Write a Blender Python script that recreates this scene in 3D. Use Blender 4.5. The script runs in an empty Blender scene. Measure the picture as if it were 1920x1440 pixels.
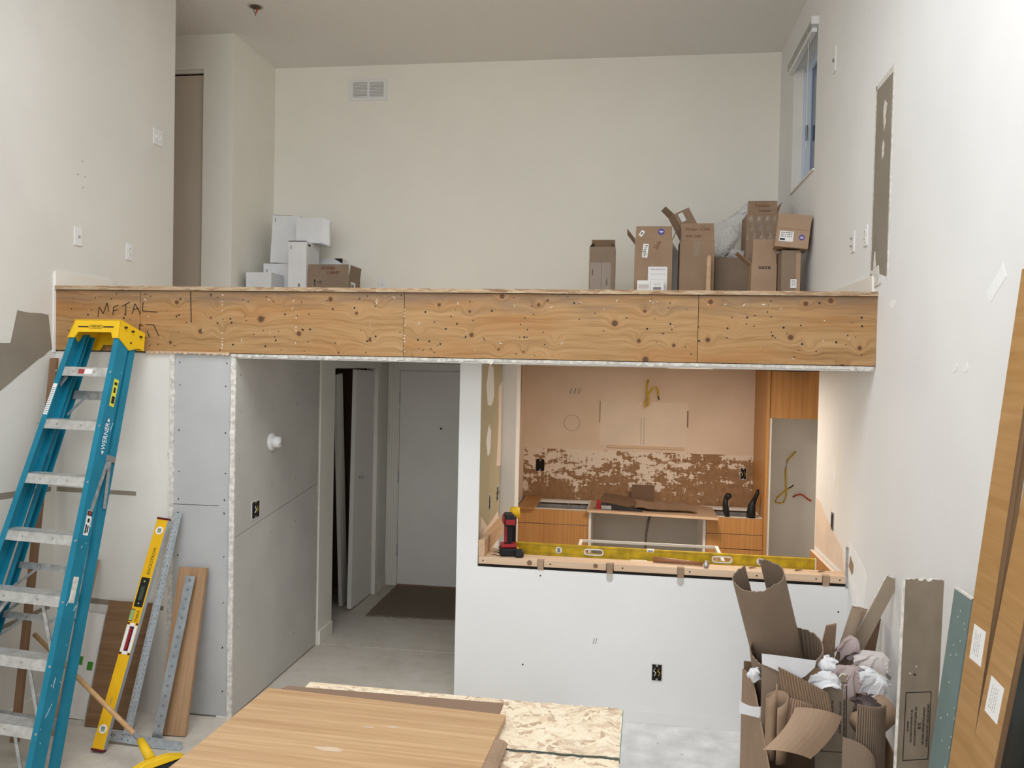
import bpy, bmesh, math, random
from mathutils import Vector, Matrix, noise as mnoise
random.seed(11)
S = bpy.context.scene
COL = S.collection
V = Vector
# ------------------------------------------------------------------ camera
F_PX, YAW, PITCH, ROLL, EYE = 1536.46, 0.1429, -0.0217, 0.0211, 2.10
fw = V((-math.sin(YAW)*math.cos(PITCH), math.cos(YAW)*math.cos(PITCH), math.sin(PITCH)))
r0 = V((math.cos(YAW), math.sin(YAW), 0)); u0 = r0.cross(fw)
cr, sr = math.cos(ROLL), math.sin(ROLL)
rt = r0*cr + u0*sr*1.0
up = -r0*sr + u0*cr
rt = r0*cr + u0*sr
cam = bpy.data.cameras.new('camera'); cam.sensor_width = 36; cam.lens = F_PX/1920*36; cam.clip_start = .05
camo = bpy.data.objects.new('camera', cam); COL.objects.link(camo)
m = Matrix((rt, up, -fw)).transposed().to_4x4(); m.translation = (0, 0, EYE); camo.matrix_world = m
S.camera = camo
# ------------------------------------------------------------------ world, lights, exposure
W = bpy.data.worlds.new('sky'); S.world = W; W.use_nodes = True
bg = W.node_tree.nodes['Background']; bg.inputs[0].default_value = (.62, .74, .92, 1); bg.inputs[1].default_value = .9
def area(name, loc, rot, sx, sy, power, col, spread=180):
    l = bpy.data.lights.new(name, 'AREA'); l.shape = 'RECTANGLE'; l.size = sx; l.size_y = sy; l.energy = power; l.color = col
    l.spread = math.radians(spread)
    o = bpy.data.objects.new(name, l); COL.objects.link(o); o.location = loc; o.rotation_euler = rot; return o
# daylight entering by the tall glazing behind the viewer
area('window_daylight', (-1.2, -2.35, 3.15), (math.radians(90), 0, 0), 3.9, 3.1, 120, (.985, .99, 1.0))
# daylight entering by the roof light above the front of the room
area('rooflight_daylight', (-.9, 2.2, 4.98), (0, 0, 0), 2.6, 2.4, 150, (.97, .985, 1.0))
S.view_settings.view_transform = 'Standard'; S.view_settings.look = 'None'
S.view_settings.exposure = -0.30; S.view_settings.gamma = 1.0; S.view_settings.use_curve_mapping = False
S.cycles.max_bounces = 10; S.cycles.diffuse_bounces = 6; S.cycles.sample_clamp_indirect = 6
try: S.cycles.use_denoising = True
except Exception: pass
# ------------------------------------------------------------------ node helpers
def newmat(name):
    mt = bpy.data.materials.new(name); mt.use_nodes = True
    nt = mt.node_tree; return mt, nt, nt.nodes['Principled BSDF']
def nd(nt, typ, inp=None, **props):
    n = nt.nodes.new(typ)
    for k, v in props.items(): setattr(n, k, v)
    for k, v in (inp or {}).items():
        if isinstance(v, bpy.types.NodeSocket): nt.links.new(v, n.inputs[k])
        elif isinstance(v, bpy.types.Node): nt.links.new(v.outputs[0], n.inputs[k])
        else: n.inputs[k].default_value = v
    return n
def c4(c): return (c[0], c[1], c[2], 1)
def coords(nt, scale=(1, 1, 1), rot=(0, 0, 0), loc=(0, 0, 0)):
    tc = nd(nt, 'ShaderNodeTexCoord')
    mp = nd(nt, 'ShaderNodeMapping', {0: tc.outputs['Object'], 1: loc, 2: rot, 3: scale})
    return mp.outputs[0]
def ramp(nt, fac, stops):
    r = nd(nt, 'ShaderNodeValToRGB', {0: fac}); e = r.color_ramp.elements
    while len(e) < len(stops): e.new(.5)
    for i, (p, c) in enumerate(stops):
        e[i].position = p; e[i].color = c4(c) if len(c) == 3 else c
    return r.outputs[0]
def mix(nt, f, a, b, mode='MIX'):
    n = nd(nt, 'ShaderNodeMix', data_type='RGBA', blend_type=mode)
    for k, v in ((0, f), (6, a), (7, b)):
        if isinstance(v, (bpy.types.NodeSocket,)): nt.links.new(v, n.inputs[k])
        elif isinstance(v, tuple): n.inputs[k].default_value = c4(v)
        else: n.inputs[k].default_value = v
    return n.outputs[2]
def mth(nt, op, a, b=0., c=0.):
    n = nd(nt, 'ShaderNodeMath', operation=op)
    for i, v in enumerate((a, b, c)):
        if isinstance(v, bpy.types.NodeSocket): nt.links.new(v, n.inputs[i])
        else: n.inputs[i].default_value = v
    return n.outputs[0]
def noise(nt, co, scale, detail=3, rough=.55, dist=0.):
    return nd(nt, 'ShaderNodeTexNoise', {'Vector': co, 'Scale': scale, 'Detail': detail, 'Roughness': rough, 'Distortion': dist}).outputs[0]
def bump(nt, b, h, strength, dist=.01):
    n = nd(nt, 'ShaderNodeBump', {'Strength': strength, 'Distance': dist, 'Height': h}); nt.links.new(n.outputs[0], b.inputs['Normal'])
def setc(nt, b, col, rough=.6, spec=.3):
    if isinstance(col, tuple): b.inputs['Base Color'].default_value = c4(col)
    else: nt.links.new(col, b.inputs['Base Color'])
    b.inputs['Roughness'].default_value = rough; b.inputs['Specular IOR Level'].default_value = spec
MATS = {}
def mat(name, fn):
    if name not in MATS: MATS[name] = fn(name)
    return MATS[name]
def plain(name, col, rough=.6, var=.06, scale=8, bmp=0., bscale=200, metal=0., spec=.3):
    mt, nt, b = newmat(name)
    if var:
        n = noise(nt, coords(nt), scale, 4)
        d = tuple(max(0, x*(1-var*1.6)) for x in col); l = tuple(min(1, x*(1+var)) for x in col)
        setc(nt, b, ramp(nt, n, [(.3, d), (.7, l)]), rough, spec)
    else: setc(nt, b, col, rough, spec)
    if bmp: bump(nt, b, noise(nt, coords(nt), bscale, 2), bmp, .002)
    b.inputs['Metallic'].default_value = metal
    MATS[name] = mt; return mt
def wood(name, c1, c2, axis='X', dens=60, stretch=.03, rough=.45, dark=None, fine=1., seed=0., contrast=(.35, .65)):
    """straight veneer grain running along one local axis"""
    mt, nt, b = newmat(name)
    sc = [1, 1, 1]; sc['XYZ'.index(axis)] = stretch
    co = coords(nt, tuple(sc), loc=(seed, seed*1.7, seed*.6))
    w1 = noise(nt, co, dens, 3, .6, .4)
    w2 = noise(nt, co, dens*4.5, 2, .6)
    w3 = noise(nt, co, dens*.22, 2, .5)
    f = mth(nt, 'ADD', mth(nt, 'MULTIPLY', w1, .62), mth(nt, 'ADD', mth(nt, 'MULTIPLY', w2, .22*fine), mth(nt, 'MULTIPLY', w3, .16)))
    st = [(contrast[0], c1), (contrast[1], c2)]
    if dark: st = [(contrast[0]-.06, dark)] + st
    setc(nt, b, ramp(nt, f, st), rough, .3)
    bump(nt, b, f, .08, .002)
    MATS[name] = mt; return mt
# --- wall paints
WHITE_COOL = plain('paint_white', (.80, .805, .80), .65, .03, 1.3, .06, 260)
CREAM = plain('paint_cream', (.86, .835, .755), .7, .03, .9, .06, 260)
LEFTP = plain('paint_left', (.74, .72, .67), .7, .04, 1.1, .06, 260)
TAUPE = plain('paint_taupe', (.27, .235, .185), .7, .06, 5)
BEIGE_DOOR = plain('paint_beige', (.60, .51, .42), .6, .03, 2)
TRIMW = plain('trim_white', (.80, .77, .70), .5, .03, 3)
DOORW = plain('door_white', (.80, .775, .73), .5, .03, 2)
GYP = plain('gypsum_paper', (.47, .475, .475), .75, .05, 3)
GYPH = plain('gypsum_paper_bounce_tint', (.54, .52, .485), .75, .05, 3)  # hall copy of the drywall paper, warm bounced light mixed into its colour
CHALK = plain('gypsum_core', (.68, .655, .60), .9, .2, 40, .6, 120)
SKIM = plain('joint_compound', (.76, .63, .52), .7, .05, 5)
SKIMW = plain('joint_compound_white', (.84, .85, .84), .7, .03, 5)
OLIVE = plain('paint_olive', (.42, .375, .25), .65, .05, 3)
BLACK = plain('black_rubber', (.012, .012, .013), .5, 0)
DARK = plain('dark_void', (.015, .012, .01), .9, 0)
PLATE = plain('plate_plastic', (.80, .80, .79), .4, 0)
GREYV = plain('vent_dark', (.10, .095, .085), .7, 0)
STEEL = plain('brushed_steel', (.50, .53, .56), .32, .12, 14, 0, 0, .85)
GALV = plain('galvanised', (.46, .47, .47), .45, .2, 30, 0, 0, .7)
ALU = plain('ladder_aluminium', (.58, .58, .56), .45, .14, 22, .05, 90, .55)
RULE = plain('rule_aluminium', (.45, .49, .52), .4, .12, 40, 0, 0, .5)
TEAL = plain('fibreglass_teal', (.010, .195, .30), .42, .10, 6, .1, 300)
YEL = plain('safety_yellow', (.80, .50, .015), .45, .05, 6)
YELP = plain('level_yellow', (.78, .44, .008), .4, .05, 10)
YELD = plain('level_yellow_worn', (.54, .36, .014), .5, .22, 18)
RED = plain('red_plastic', (.32, .02, .025), .4, .05, 10)
MAROON = plain('maroon_plastic', (.10, .008, .012), .4, 0)
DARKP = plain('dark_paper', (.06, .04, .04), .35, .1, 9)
GREEN = plain('green_tape', (.06, .26, .03), .6, 0)
VIAL = plain('vial_green', (.30, .42, .16), .15, 0)
WHT = plain('white_print', (.80, .80, .79), .55, 0)
INK = plain('ink_black', (.02, .018, .016), .7, 0)
INKR = plain('ink_red', (.19, .055, .03), .7, 0)
INKG = plain('ink_grey', (.22, .22, .22), .7, 0)
INKP = plain('ink_purple', (.28, .22, .42), .7, 0)
PURPLE = plain('sticker_purple', (.085, .06, .33), .5, 0)
LABELY = plain('label_yellow', (.72, .66, .05), .5, .1, 30)
LABELR = plain('label_red', (.36, .05, .05), .5, 0)
CARD = plain('cardboard', (.33, .225, .148), .8, .07, 6, .06, 90)
CARD2 = plain('cardboard_light', (.40, .275, .185), .8, .06, 6, .06, 90)
CARD3 = plain('cardboard_grey', (.265, .195, .14), .8, .07, 6, .06, 90)
CARDD = plain('cardboard_inside', (.235, .15, .088), .85, .08, 6)
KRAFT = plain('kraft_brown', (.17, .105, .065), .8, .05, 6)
WBOX = plain('white_carton', (.78, .79, .80), .55, .03, 6)
PAPER = plain('packing_paper', (.60, .55, .53), .7, .05, 9)
PAPERM = plain('packing_paper_mauve', (.42, .34, .33), .7, .06, 9)
PAPERW = plain('packing_paper_white', (.76, .77, .79), .6, .04, 9)
GYPB = plain('gypsum_back_paper', (.33, .265, .195), .85, .07, 10, .05, 120)
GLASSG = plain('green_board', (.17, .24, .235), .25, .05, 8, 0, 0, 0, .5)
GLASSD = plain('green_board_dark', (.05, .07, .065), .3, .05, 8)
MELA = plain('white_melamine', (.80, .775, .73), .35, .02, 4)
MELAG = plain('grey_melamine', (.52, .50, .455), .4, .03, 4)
COPPER = plain('romex_yellow', (.62, .42, .03), .45, 0)
REDW = plain('wire_red', (.55, .08, .03), .45, 0)
HOSE = plain('grey_hose', (.16, .15, .13), .4, .2, 60)
# --- wood
VENEER = wood('veneer_oak', (.39, .235, .118), (.56, .375, .21), 'X', 46, .03, .42, (.27, .15, .068))
VENEERZ = wood('veneer_oak_up', (.30, .17, .085), (.43, .27, .155), 'Z', 46, .03, .45, (.22, .12, .055))
VENEERH = wood('veneer_walnut', (.155, .082, .038), (.25, .145, .075), 'X', 34, .03, .45, (.11, .055, .025))
VENEERD = wood('veneer_door', (.36, .195, .062), (.47, .275, .105), 'Y', 40, .05, .42, (.33, .165, .05), .7)
VENEERE = wood('veneer_edge', (.16, .09, .045), (.27, .165, .085), 'Z', 60, .02, .5, (.10, .055, .025))
CABV = wood('veneer_cabinet', (.42, .19, .06), (.58, .31, .115), 'Z', 60, .02, .42, (.32, .135, .04))
CABX = wood('veneer_cabinet_flat', (.33, .16, .055), (.46, .25, .10), 'Y', 50, .03, .45)
PINE = wood('pine_lumber', (.58, .40, .26), (.72, .54, .38), 'X', 22, .05, .65, (.44, .27, .15))
PINEY = wood('pine_lumber_long', (.50, .32, .19), (.66, .46, .31), 'Y', 22, .05, .65, (.40, .24, .13))
TRIMB = wood('stained_strip', (.19, .105, .055), (.26, .15, .085), 'Z', 30, .03, .5)
HANDLE = wood('broom_handle_wood', (.44, .25, .11), (.58, .36, .18), 'Z', 60, .03, .4)
HAMMERW = wood('hammer_wood', (.22, .085, .035), (.36, .165, .075), 'X', 60, .05, .4)
def ply(name, seed):
    """rotary-cut softwood: stretched grain bent round knots, stains, plaster smears"""
    mt, nt, b = newmat(name)
    tc = nd(nt, 'ShaderNodeTexCoord').outputs['Object']
    mp = nd(nt, 'ShaderNodeMapping', {0: tc, 1: (seed, 0, seed*.37), 3: (1, 1, 1)}).outputs[0]
    sk = nd(nt, 'ShaderNodeSeparateXYZ', {0: mp})
    kn = nd(nt, 'ShaderNodeTexVoronoi', {'Vector': nd(nt, 'ShaderNodeCombineXYZ', {0: sk.outputs[0], 1: sk.outputs[2], 2: 0.}).outputs[0], 'Scale': 5.2, 'Randomness': 1.0}, voronoi_dimensions='2D')
    kd = kn.outputs['Distance']
    bend = mth(nt, 'MULTIPLY', mth(nt, 'POWER', 2.718, mth(nt, 'MULTIPLY', mth(nt, 'MULTIPLY', kd, kd), -26.)), .05)
    sep = nd(nt, 'ShaderNodeSeparateXYZ', {0: mp})
    warp = mth(nt, 'MULTIPLY', mth(nt, 'SUBTRACT', noise(nt, nd(nt, 'ShaderNodeMapping', {0: mp, 3: (1.1, 1, 3.5)}).outputs[0], 1.6, 3, .55), .5), .10)
    zz = mth(nt, 'ADD', mth(nt, 'ADD', sep.outputs[2], warp), bend)
    cmb = nd(nt, 'ShaderNodeCombineXYZ', {0: mth(nt, 'MULTIPLY', sep.outputs[0], .045), 1: 0., 2: zz}).outputs[0]
    g1 = noise(nt, cmb, 38, 3, .6); g2 = noise(nt, cmb, 120, 2, .6)
    g = mth(nt, 'ADD', mth(nt, 'MULTIPLY', g1, .68), mth(nt, 'MULTIPLY', g2, .32))
    col = ramp(nt, g, [(.26, (.185, .094, .036)), (.40, (.30, .168, .068)), (.52, (.385, .228, .10)), (.68, (.455, .282, .135))])
    blot = noise(nt, nd(nt, 'ShaderNodeMapping', {0: mp, 3: (.6, 1, 2.2)}).outputs[0], 2.2, 3)
    col = mix(nt, ramp(nt, blot, [(.45, (0, 0, 0)), (.68, (.55, .55, .55))]), col, (.36, .155, .042))
    # grey weathering along the top edge of the board, with a ragged outline of its own
    wz = mth(nt, 'ADD', nd(nt, 'ShaderNodeSeparateXYZ', {0: tc}).outputs[2], mth(nt, 'MULTIPLY', mth(nt, 'SUBTRACT', noise(nt, nd(nt, 'ShaderNodeMapping', {0: mp, 3: (1, 1, 5)}).outputs[0], 2.5, 4), .5), .34))
    col = mix(nt, ramp(nt, mth(nt, 'MULTIPLY', mth(nt, 'SUBTRACT', wz, 2.36), 5.2), [(.15, (0, 0, 0)), (.8, (.68, .68, .68))]), col, (.16, .115, .085))
    # knots: only some cells hold one
    has = mth(nt, 'GREATER_THAN', nd(nt, 'ShaderNodeSeparateColor', {0: kn.outputs['Color']}).outputs[0], .38)
    ks = mth(nt, 'DIVIDE', kd, mth(nt, 'ADD', .35, mth(nt, 'MULTIPLY', nd(nt, 'ShaderNodeSeparateColor', {0: kn.outputs['Color']}).outputs[1], .75)))
    km = mth(nt, 'MULTIPLY', ramp(nt, ks, [(.07, (1, 1, 1)), (.105, (0, 0, 0))]), has)
    ring = mth(nt, 'MULTIPLY', ramp(nt, ks, [(.09, (.7, .7, .7)), (.2, (0, 0, 0))]), has)
    col = mix(nt, ring, col, (.34, .17, .065))
    col = mix(nt, km, col, (.105, .052, .026))
    sm = noise(nt, nd(nt, 'ShaderNodeMapping', {0: mp, 3: (2.5, 1, 1)}).outputs[0], 14, 5, .7)
    col = mix(nt, ramp(nt, sm, [(.67, (0, 0, 0)), (.75, (.55, .55, .55))]), col, (.52, .43, .34))
    setc(nt, b, col, .6, .25); bump(nt, b, g, .15, .002)
    return mt
PLYS = [ply('rim_plywood_%d' % i, s) for i, s in enumerate((2.3, 5.1, 9.7, 13.9))]
def osb(name, edge=False):
    mt, nt, b = newmat(name)
    tc = nd(nt, 'ShaderNodeTexCoord').outputs['Object']
    cur = None; cp = None
    wob = nd(nt, 'ShaderNodeTexNoise', {'Vector': tc, 'Scale': 7., 'Detail': 2.}).outputs[1]
    tw = nd(nt, 'ShaderNodeVectorMath', {0: tc, 1: nd(nt, 'ShaderNodeVectorMath', {0: wob, 'Scale': .05}, operation='SCALE').outputs[0]}, operation='ADD').outputs[0]
    for i, a in enumerate((.35, 1.3, 2.2, 2.85, .9)):
        mp = nd(nt, 'ShaderNodeMapping', {0: tw, 1: (i*3.1, i*1.7, 0), 2: (0, 0, a), 3: (9, 27, 9) if not edge else (9, 60, 90)}).outputs[0]
        v = nd(nt, 'ShaderNodeTexVoronoi', {'Vector': mp, 'Scale': 1.0, 'Randomness': 1.}, distance='MANHATTAN')
        s = nd(nt, 'ShaderNodeSeparateColor', {0: v.outputs['Color']})
        gr = noise(nt, nd(nt, 'ShaderNodeMapping', {0: tw, 2: (0, 0, a), 3: (4, 90, 20)}).outputs[0], 2., 2)
        sh = mth(nt, 'ADD', mth(nt, 'MULTIPLY', s.outputs[1], .8), mth(nt, 'MULTIPLY', gr, .2))
        if cur is None: cur, cp = sh, s.outputs[0]
        else:
            f = mth(nt, 'GREATER_THAN', s.outputs[0], cp)
            cur = mth(nt, 'ADD', mth(nt, 'MULTIPLY', sh, f), mth(nt, 'MULTIPLY', cur, mth(nt, 'SUBTRACT', 1., f)))
            cp = mth(nt, 'MAXIMUM', cp, s.outputs[0])
    col = ramp(nt, cur, [(.05, (.34, .23, .14)), (.2, (.50, .36, .235)), (.45, (.68, .55, .38)), (.7, (.74, .64, .47)), (.95, (.80, .72, .57))])
    setc(nt, b, col, .7, .25); bump(nt, b, cur, .35, .003); return mt
OSB = osb('osb_strands')
def flake_mat():
    mt, nt, b = newmat('osb_flakes'); g = nd(nt, 'ShaderNodeNewGeometry').outputs['Random Per Island']
    gr = noise(nt, coords(nt, (60, 60, 60)), 3., 2)
    c = ramp(nt, g, [(.0, (.36, .235, .145)), (.09, (.52, .37, .255)), (.22, (.68, .53, .37)), (.4, (.78, .67, .49)), (.75, (.83, .74, .57)), (1., (.62, .49, .36))])
    setc(nt, b, mix(nt, .25, c, ramp(nt, gr, [(.3, (.45, .33, .2)), (.7, (.85, .78, .64))])), .7, .25); return mt
FLAKE = flake_mat()
OSBE = osb('osb_edge', True)
for n_ in OSBE.node_tree.nodes:
    if n_.type == 'VALTORGB':
        for e_ in n_.color_ramp.elements: e_.color = (e_.color[0]*.60, e_.color[1]*.52, e_.color[2]*.46, 1)
def concrete():
    mt, nt, b = newmat('concrete_floor'); co = coords(nt)
    a = noise(nt, co, 1.1, 5, .6); c = noise(nt, co, 9, 4, .6)
    f = mth(nt, 'ADD', mth(nt, 'MULTIPLY', a, .6), mth(nt, 'MULTIPLY', c, .4))
    col = ramp(nt, f, [(.3, (.43, .38, .31)), (.5, (.56, .51, .44)), (.7, (.63, .595, .535))])
    d = noise(nt, co, 30, 3, .7); col = mix(nt, ramp(nt, d, [(.66, (0, 0, 0)), (.78, (.5, .5, .5))]), col, (.70, .68, .64))
    setc(nt, b, col, .75, .2); bump(nt, b, c, .2, .004); return mt
CONC = concrete()
def popcorn():
    mt, nt, b = newmat('textured_ceiling'); setc(nt, b, (.84, .825, .80), .9, .1)
    bump(nt, b, noise(nt, coords(nt), 62, 3, .6), .55, .02); return mt
POP = popcorn()
def peeled():
    """kitchen wall: beige paint, and below it a band where tile came off and tore the paper"""
    mt, nt, b = newmat('peeled_kitchen_wall'); tc = nd(nt, 'ShaderNodeTexCoord').outputs['Object']
    z = nd(nt, 'ShaderNodeSeparateXYZ', {0: tc}).outputs[2]
    x = nd(nt, 'ShaderNodeSeparateXYZ', {0: tc}).outputs[0]
    n0 = noise(nt, tc, 2.0, 3)
    paint = ramp(nt, n0, [(.35, (.70, .555, .435)), (.65, (.76, .62, .50))])
    n1 = noise(nt, nd(nt, 'ShaderNodeMapping', {0: tc, 3: (1., 1, 2.2)}).outputs[0], 9, 5, .68, .2)
    n2 = noise(nt, nd(nt, 'ShaderNodeMapping', {0: tc, 3: (3.2, 1, .8)}).outputs[0], 13, 3, .6)
    n3 = noise(nt, tc, 2.4, 2)
    s = mth(nt, 'ADD', mth(nt, 'ADD', mth(nt, 'MULTIPLY', n1, .55), mth(nt, 'MULTIPLY', n2, .25)), mth(nt, 'MULTIPLY', n3, .35))
    # share of torn paper grows down the band
    lim = nd(nt, 'ShaderNodeMapRange', {0: z, 1: .95, 2: 1.345, 3: .51, 4: .625}).outputs[0]
    lim = mth(nt, 'SUBTRACT', lim, mth(nt, 'MULTIPLY', nd(nt, 'ShaderNodeMapRange', {0: x, 1: .1, 2: .7}).outputs[0], .055))
    torn = mth(nt, 'MULTIPLY', mth(nt, 'GREATER_THAN', s, lim), mth(nt, 'LESS_THAN', z, 1.345))
    brown = ramp(nt, noise(nt, tc, 20, 3), [(.3, (.26, .145, .072)), (.7, (.36, .215, .12))])
    rest = mix(nt, mth(nt, 'LESS_THAN', z, 1.345), paint, (.76, .645, .54))
    setc(nt, b, mix(nt, torn, rest, brown), .75, .2)
    bump(nt, b, torn, -.4, .002); return mt
PEEL = peeled()
def mat_rug():
    mt, nt, b = newmat('doormat_pile'); n = noise(nt, coords(nt), 160, 3, .7)
    setc(nt, b, ramp(nt, n, [(.35, (.13, .10, .072)), (.65, (.33, .27, .20))]), .95, .1); bump(nt, b, n, .8, .01); return mt
RUG = mat_rug()
def mat_bubble():
    mt, nt, b = newmat('bubble_wrap_film'); setc(nt, b, (.88, .89, .90), .10, 1.0)
    b.inputs['Transmission Weight'].default_value = .0; b.inputs['Alpha'].default_value = .36
    return mt
BUB = mat_bubble()
def mat_tape():
    mt, nt, b = newmat('clear_tape'); setc(nt, b, (.55, .46, .38), .12, .7); b.inputs['Alpha'].default_value = .16; return mt
TAPE = mat_tape()
def mat_pane():
    mt, nt, b = newmat('window_glass'); setc(nt, b, (.035, .085, .20), .08, .6); b.inputs['Alpha'].default_value = .85; return mt
PANE = mat_pane()
BLUEW = plain('sash_sky_tint', (.60, .70, .84), .35, 0)  # white sash, with the blue of the sky light put into its colour
# ------------------------------------------------------------------ mesh builder
class B:
    def __init__(s): s.v = []; s.f = []
    def add(s, vs, fs, mtx=None):
        o = len(s.v)
        for p in vs: s.v.append(tuple(mtx @ V(p)) if mtx else tuple(p))
        s.f += [tuple(i+o for i in f) for f in fs]; return s
    def box(s, x0, x1, y0, y1, z0, z1, mtx=None):
        vs = [(x, y, z) for z in (z0, z1) for y in (y0, y1) for x in (x0, x1)]
        return s.add(vs, [(0, 2, 3, 1), (4, 5, 7, 6), (0, 1, 5, 4), (2, 6, 7, 3), (0, 4, 6, 2), (1, 3, 7, 5)], mtx)
    def hexa(s, lo, hi):
        """solid between two rings of points"""
        n = len(lo); fs = [tuple(reversed(range(n))), tuple(range(n, 2*n))]
        fs += [(i, (i+1) % n, n+(i+1) % n, n+i) for i in range(n)]
        return s.add(list(lo)+list(hi), fs)
    def prism(s, pts, off):
        off = V(off); return s.hexa([V(p) for p in pts], [V(p)+off for p in pts])
    def poly(s, pts2, plane, at, th):
        """2-D outline on an axis plane: plane 'X' -> pts are (y,z) ... extruded by th"""
        def P(a, b): return {'X': (at, a, b), 'Y': (a, at, b), 'Z': (a, b, at)}[plane]
        o = {'X': (th, 0, 0), 'Y': (0, th, 0), 'Z': (0, 0, th)}[plane]
        return s.prism([P(a, b) for a, b in pts2], o)
    def bar(s, p, q, w, h, upv=(0, 0, 1)):
        p, q = V(p), V(q); d = (q-p).normalized(); a = d.cross(V(upv))
        if a.length < 1e-4: a = d.cross(V((1, 0, 0)))
        a.normalize(); c = a.cross(d); a *= w/2; c *= h/2
        return s.hexa([p-a-c, p+a-c, p+a+c, p-a+c], [q-a-c, q+a-c, q+a+c, q-a+c])
    def tube(s, path, r, n=8, cap=True):
        path = [V(p) for p in path]; rs = r if isinstance(r, (list, tuple)) else [r]*len(path)
        o = len(s.v); ref = V((.31, .17, .93))
        for i, p in enumerate(path):
            d = (path[min(i+1, len(path)-1)]-path[max(i-1, 0)]).normalized()
            a = d.cross(ref)
            if a.length < .05: a = d.cross(V((1, 0, 0)))
            a.normalize(); c = d.cross(a)
            for k in range(n):
                t = 2*math.pi*k/n; s.v.append(tuple(p+(a*math.cos(t)+c*math.sin(t))*rs[i]))
        for i in range(len(path)-1):
            for k in range(n):
                s.f.append((o+i*n+k, o+i*n+(k+1) % n, o+(i+1)*n+(k+1) % n, o+(i+1)*n+k))
        if cap: s.f.append(tuple(o+k for k in reversed(range(n)))); s.f.append(tuple(o+(len(path)-1)*n+k for k in range(n)))
        return s
    def cyl(s, p, q, r, n=16): return s.tube([p, q], r, n)
    def sheet(s, fn, nu, nv, th, back=None):
        """thick surface fn(u,v)->point; back(u,v)->extra depth on the rear side"""
        P = [[V(fn(i/nu, j/nv)) for j in range(nv+1)] for i in range(nu+1)]
        o = len(s.v); N = (nu+1)*(nv+1)
        nr = [[None]*(nv+1) for _ in range(nu+1)]
        for i in range(nu+1):
            for j in range(nv+1):
                a = P[min(i+1, nu)][j]-P[max(i-1, 0)][j]; b_ = P[i][min(j+1, nv)]-P[i][max(j-1, 0)]
                n_ = a.cross(b_); nr[i][j] = n_.normalized() if n_.length > 1e-9 else V((0, 0, 1))
        for i in range(nu+1):
            for j in range(nv+1): s.v.append(tuple(P[i][j]))
        for i in range(nu+1):
            for j in range(nv+1):
                s.v.append(tuple(P[i][j]-nr[i][j]*(th+(back(i/nu, j/nv) if back else 0))))
        ix = lambda i, j: o+i*(nv+1)+j
        for i in range(nu):
            for j in range(nv):
                s.f.append((ix(i, j), ix(i+1, j), ix(i+1, j+1), ix(i, j+1)))
                s.f.append((N+ix(i, j), N+ix(i, j+1), N+ix(i+1, j+1), N+ix(i+1, j)))
        for i in range(nu):
            s.f.append((ix(i, 0), N+ix(i, 0), N+ix(i+1, 0), ix(i+1, 0))); s.f.append((ix(i, nv), ix(i+1, nv), N+ix(i+1, nv), N+ix(i, nv)))
        for j in range(nv):
            s.f.append((ix(0, j), ix(0, j+1), N+ix(0, j+1), N+ix(0, j))); s.f.append((ix(nu, j), N+ix(nu, j), N+ix(nu, j+1), ix(nu, j+1)))
        return s
    def out(s, name, material, parent=None, smooth=False, bev=0.):
        me = bpy.data.meshes.new(name); me.from_pydata(s.v, [], s.f); me.validate()
        bm = bmesh.new(); bm.from_mesh(me); bmesh.ops.recalc_face_normals(bm, faces=bm.faces)
        if bev: bmesh.ops.bevel(bm, geom=list(bm.edges), offset=bev, segments=1, affect='EDGES', clamp_overlap=True)
        bm.to_mesh(me); bm.free()
        if smooth:
            for p in me.polygons: p.use_smooth = True
        if material: me.materials.append(material)
        o = bpy.data.objects.new(name, me); COL.objects.link(o)
        if parent: o.parent = parent
        return o
def tag(o, label, cat, group=None, kind=None):
    o['label'] = label; o['category'] = cat
    if group: o['group'] = group
    if kind: o['kind'] = kind
    return o
def struct(o, label=None):
    o['kind'] = 'structure'
    if label: o['label'] = label
    return o
def thing(name, label, cat, mtx=None, group=None):
    o = bpy.data.objects.new(name, None); COL.objects.link(o); o.empty_display_size = .05
    if mtx is not None: o.matrix_world = mtx if isinstance(mtx, Matrix) else Matrix.Translation(V(mtx))
    return tag(o, label, cat, group)
def frame(origin, xdir, zdir):
    """local z along zdir, local x as close to xdir as it can be"""
    z = V(zdir).normalized(); x = V(xdir); x = (x-z*x.dot(z)).normalized(); y = z.cross(x)
    m_ = Matrix((x, y, z)).transposed().to_4x4(); m_.translation = V(origin); return m_
def T(x, y, z): return Matrix.Translation((x, y, z))
def R(a, ax): return Matrix.Rotation(a, 4, ax)
def text(body, size, material, parent, mtx, name='lettering', sx=1., ext=.0004):
    cu = bpy.data.curves.new(name, 'FONT'); cu.body = body; cu.size = size; cu.align_x = 'CENTER'; cu.align_y = 'CENTER'; cu.extrude = ext; cu.resolution_u = 2
    t = bpy.data.objects.new(name+'_tmp', cu); COL.objects.link(t)
    me = bpy.data.meshes.new_from_object(t); bpy.data.objects.remove(t); bpy.data.curves.remove(cu)
    me.name = name; me.materials.clear(); me.materials.append(material)
    o = bpy.data.objects.new(name, me); COL.objects.link(o); o.parent = parent
    o.matrix_basis = mtx @ Matrix.Diagonal((sx, 1, 1, 1)); return o
FACE_Y = R(math.pi/2, 'X')                    # text standing up, read from -Y
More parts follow.
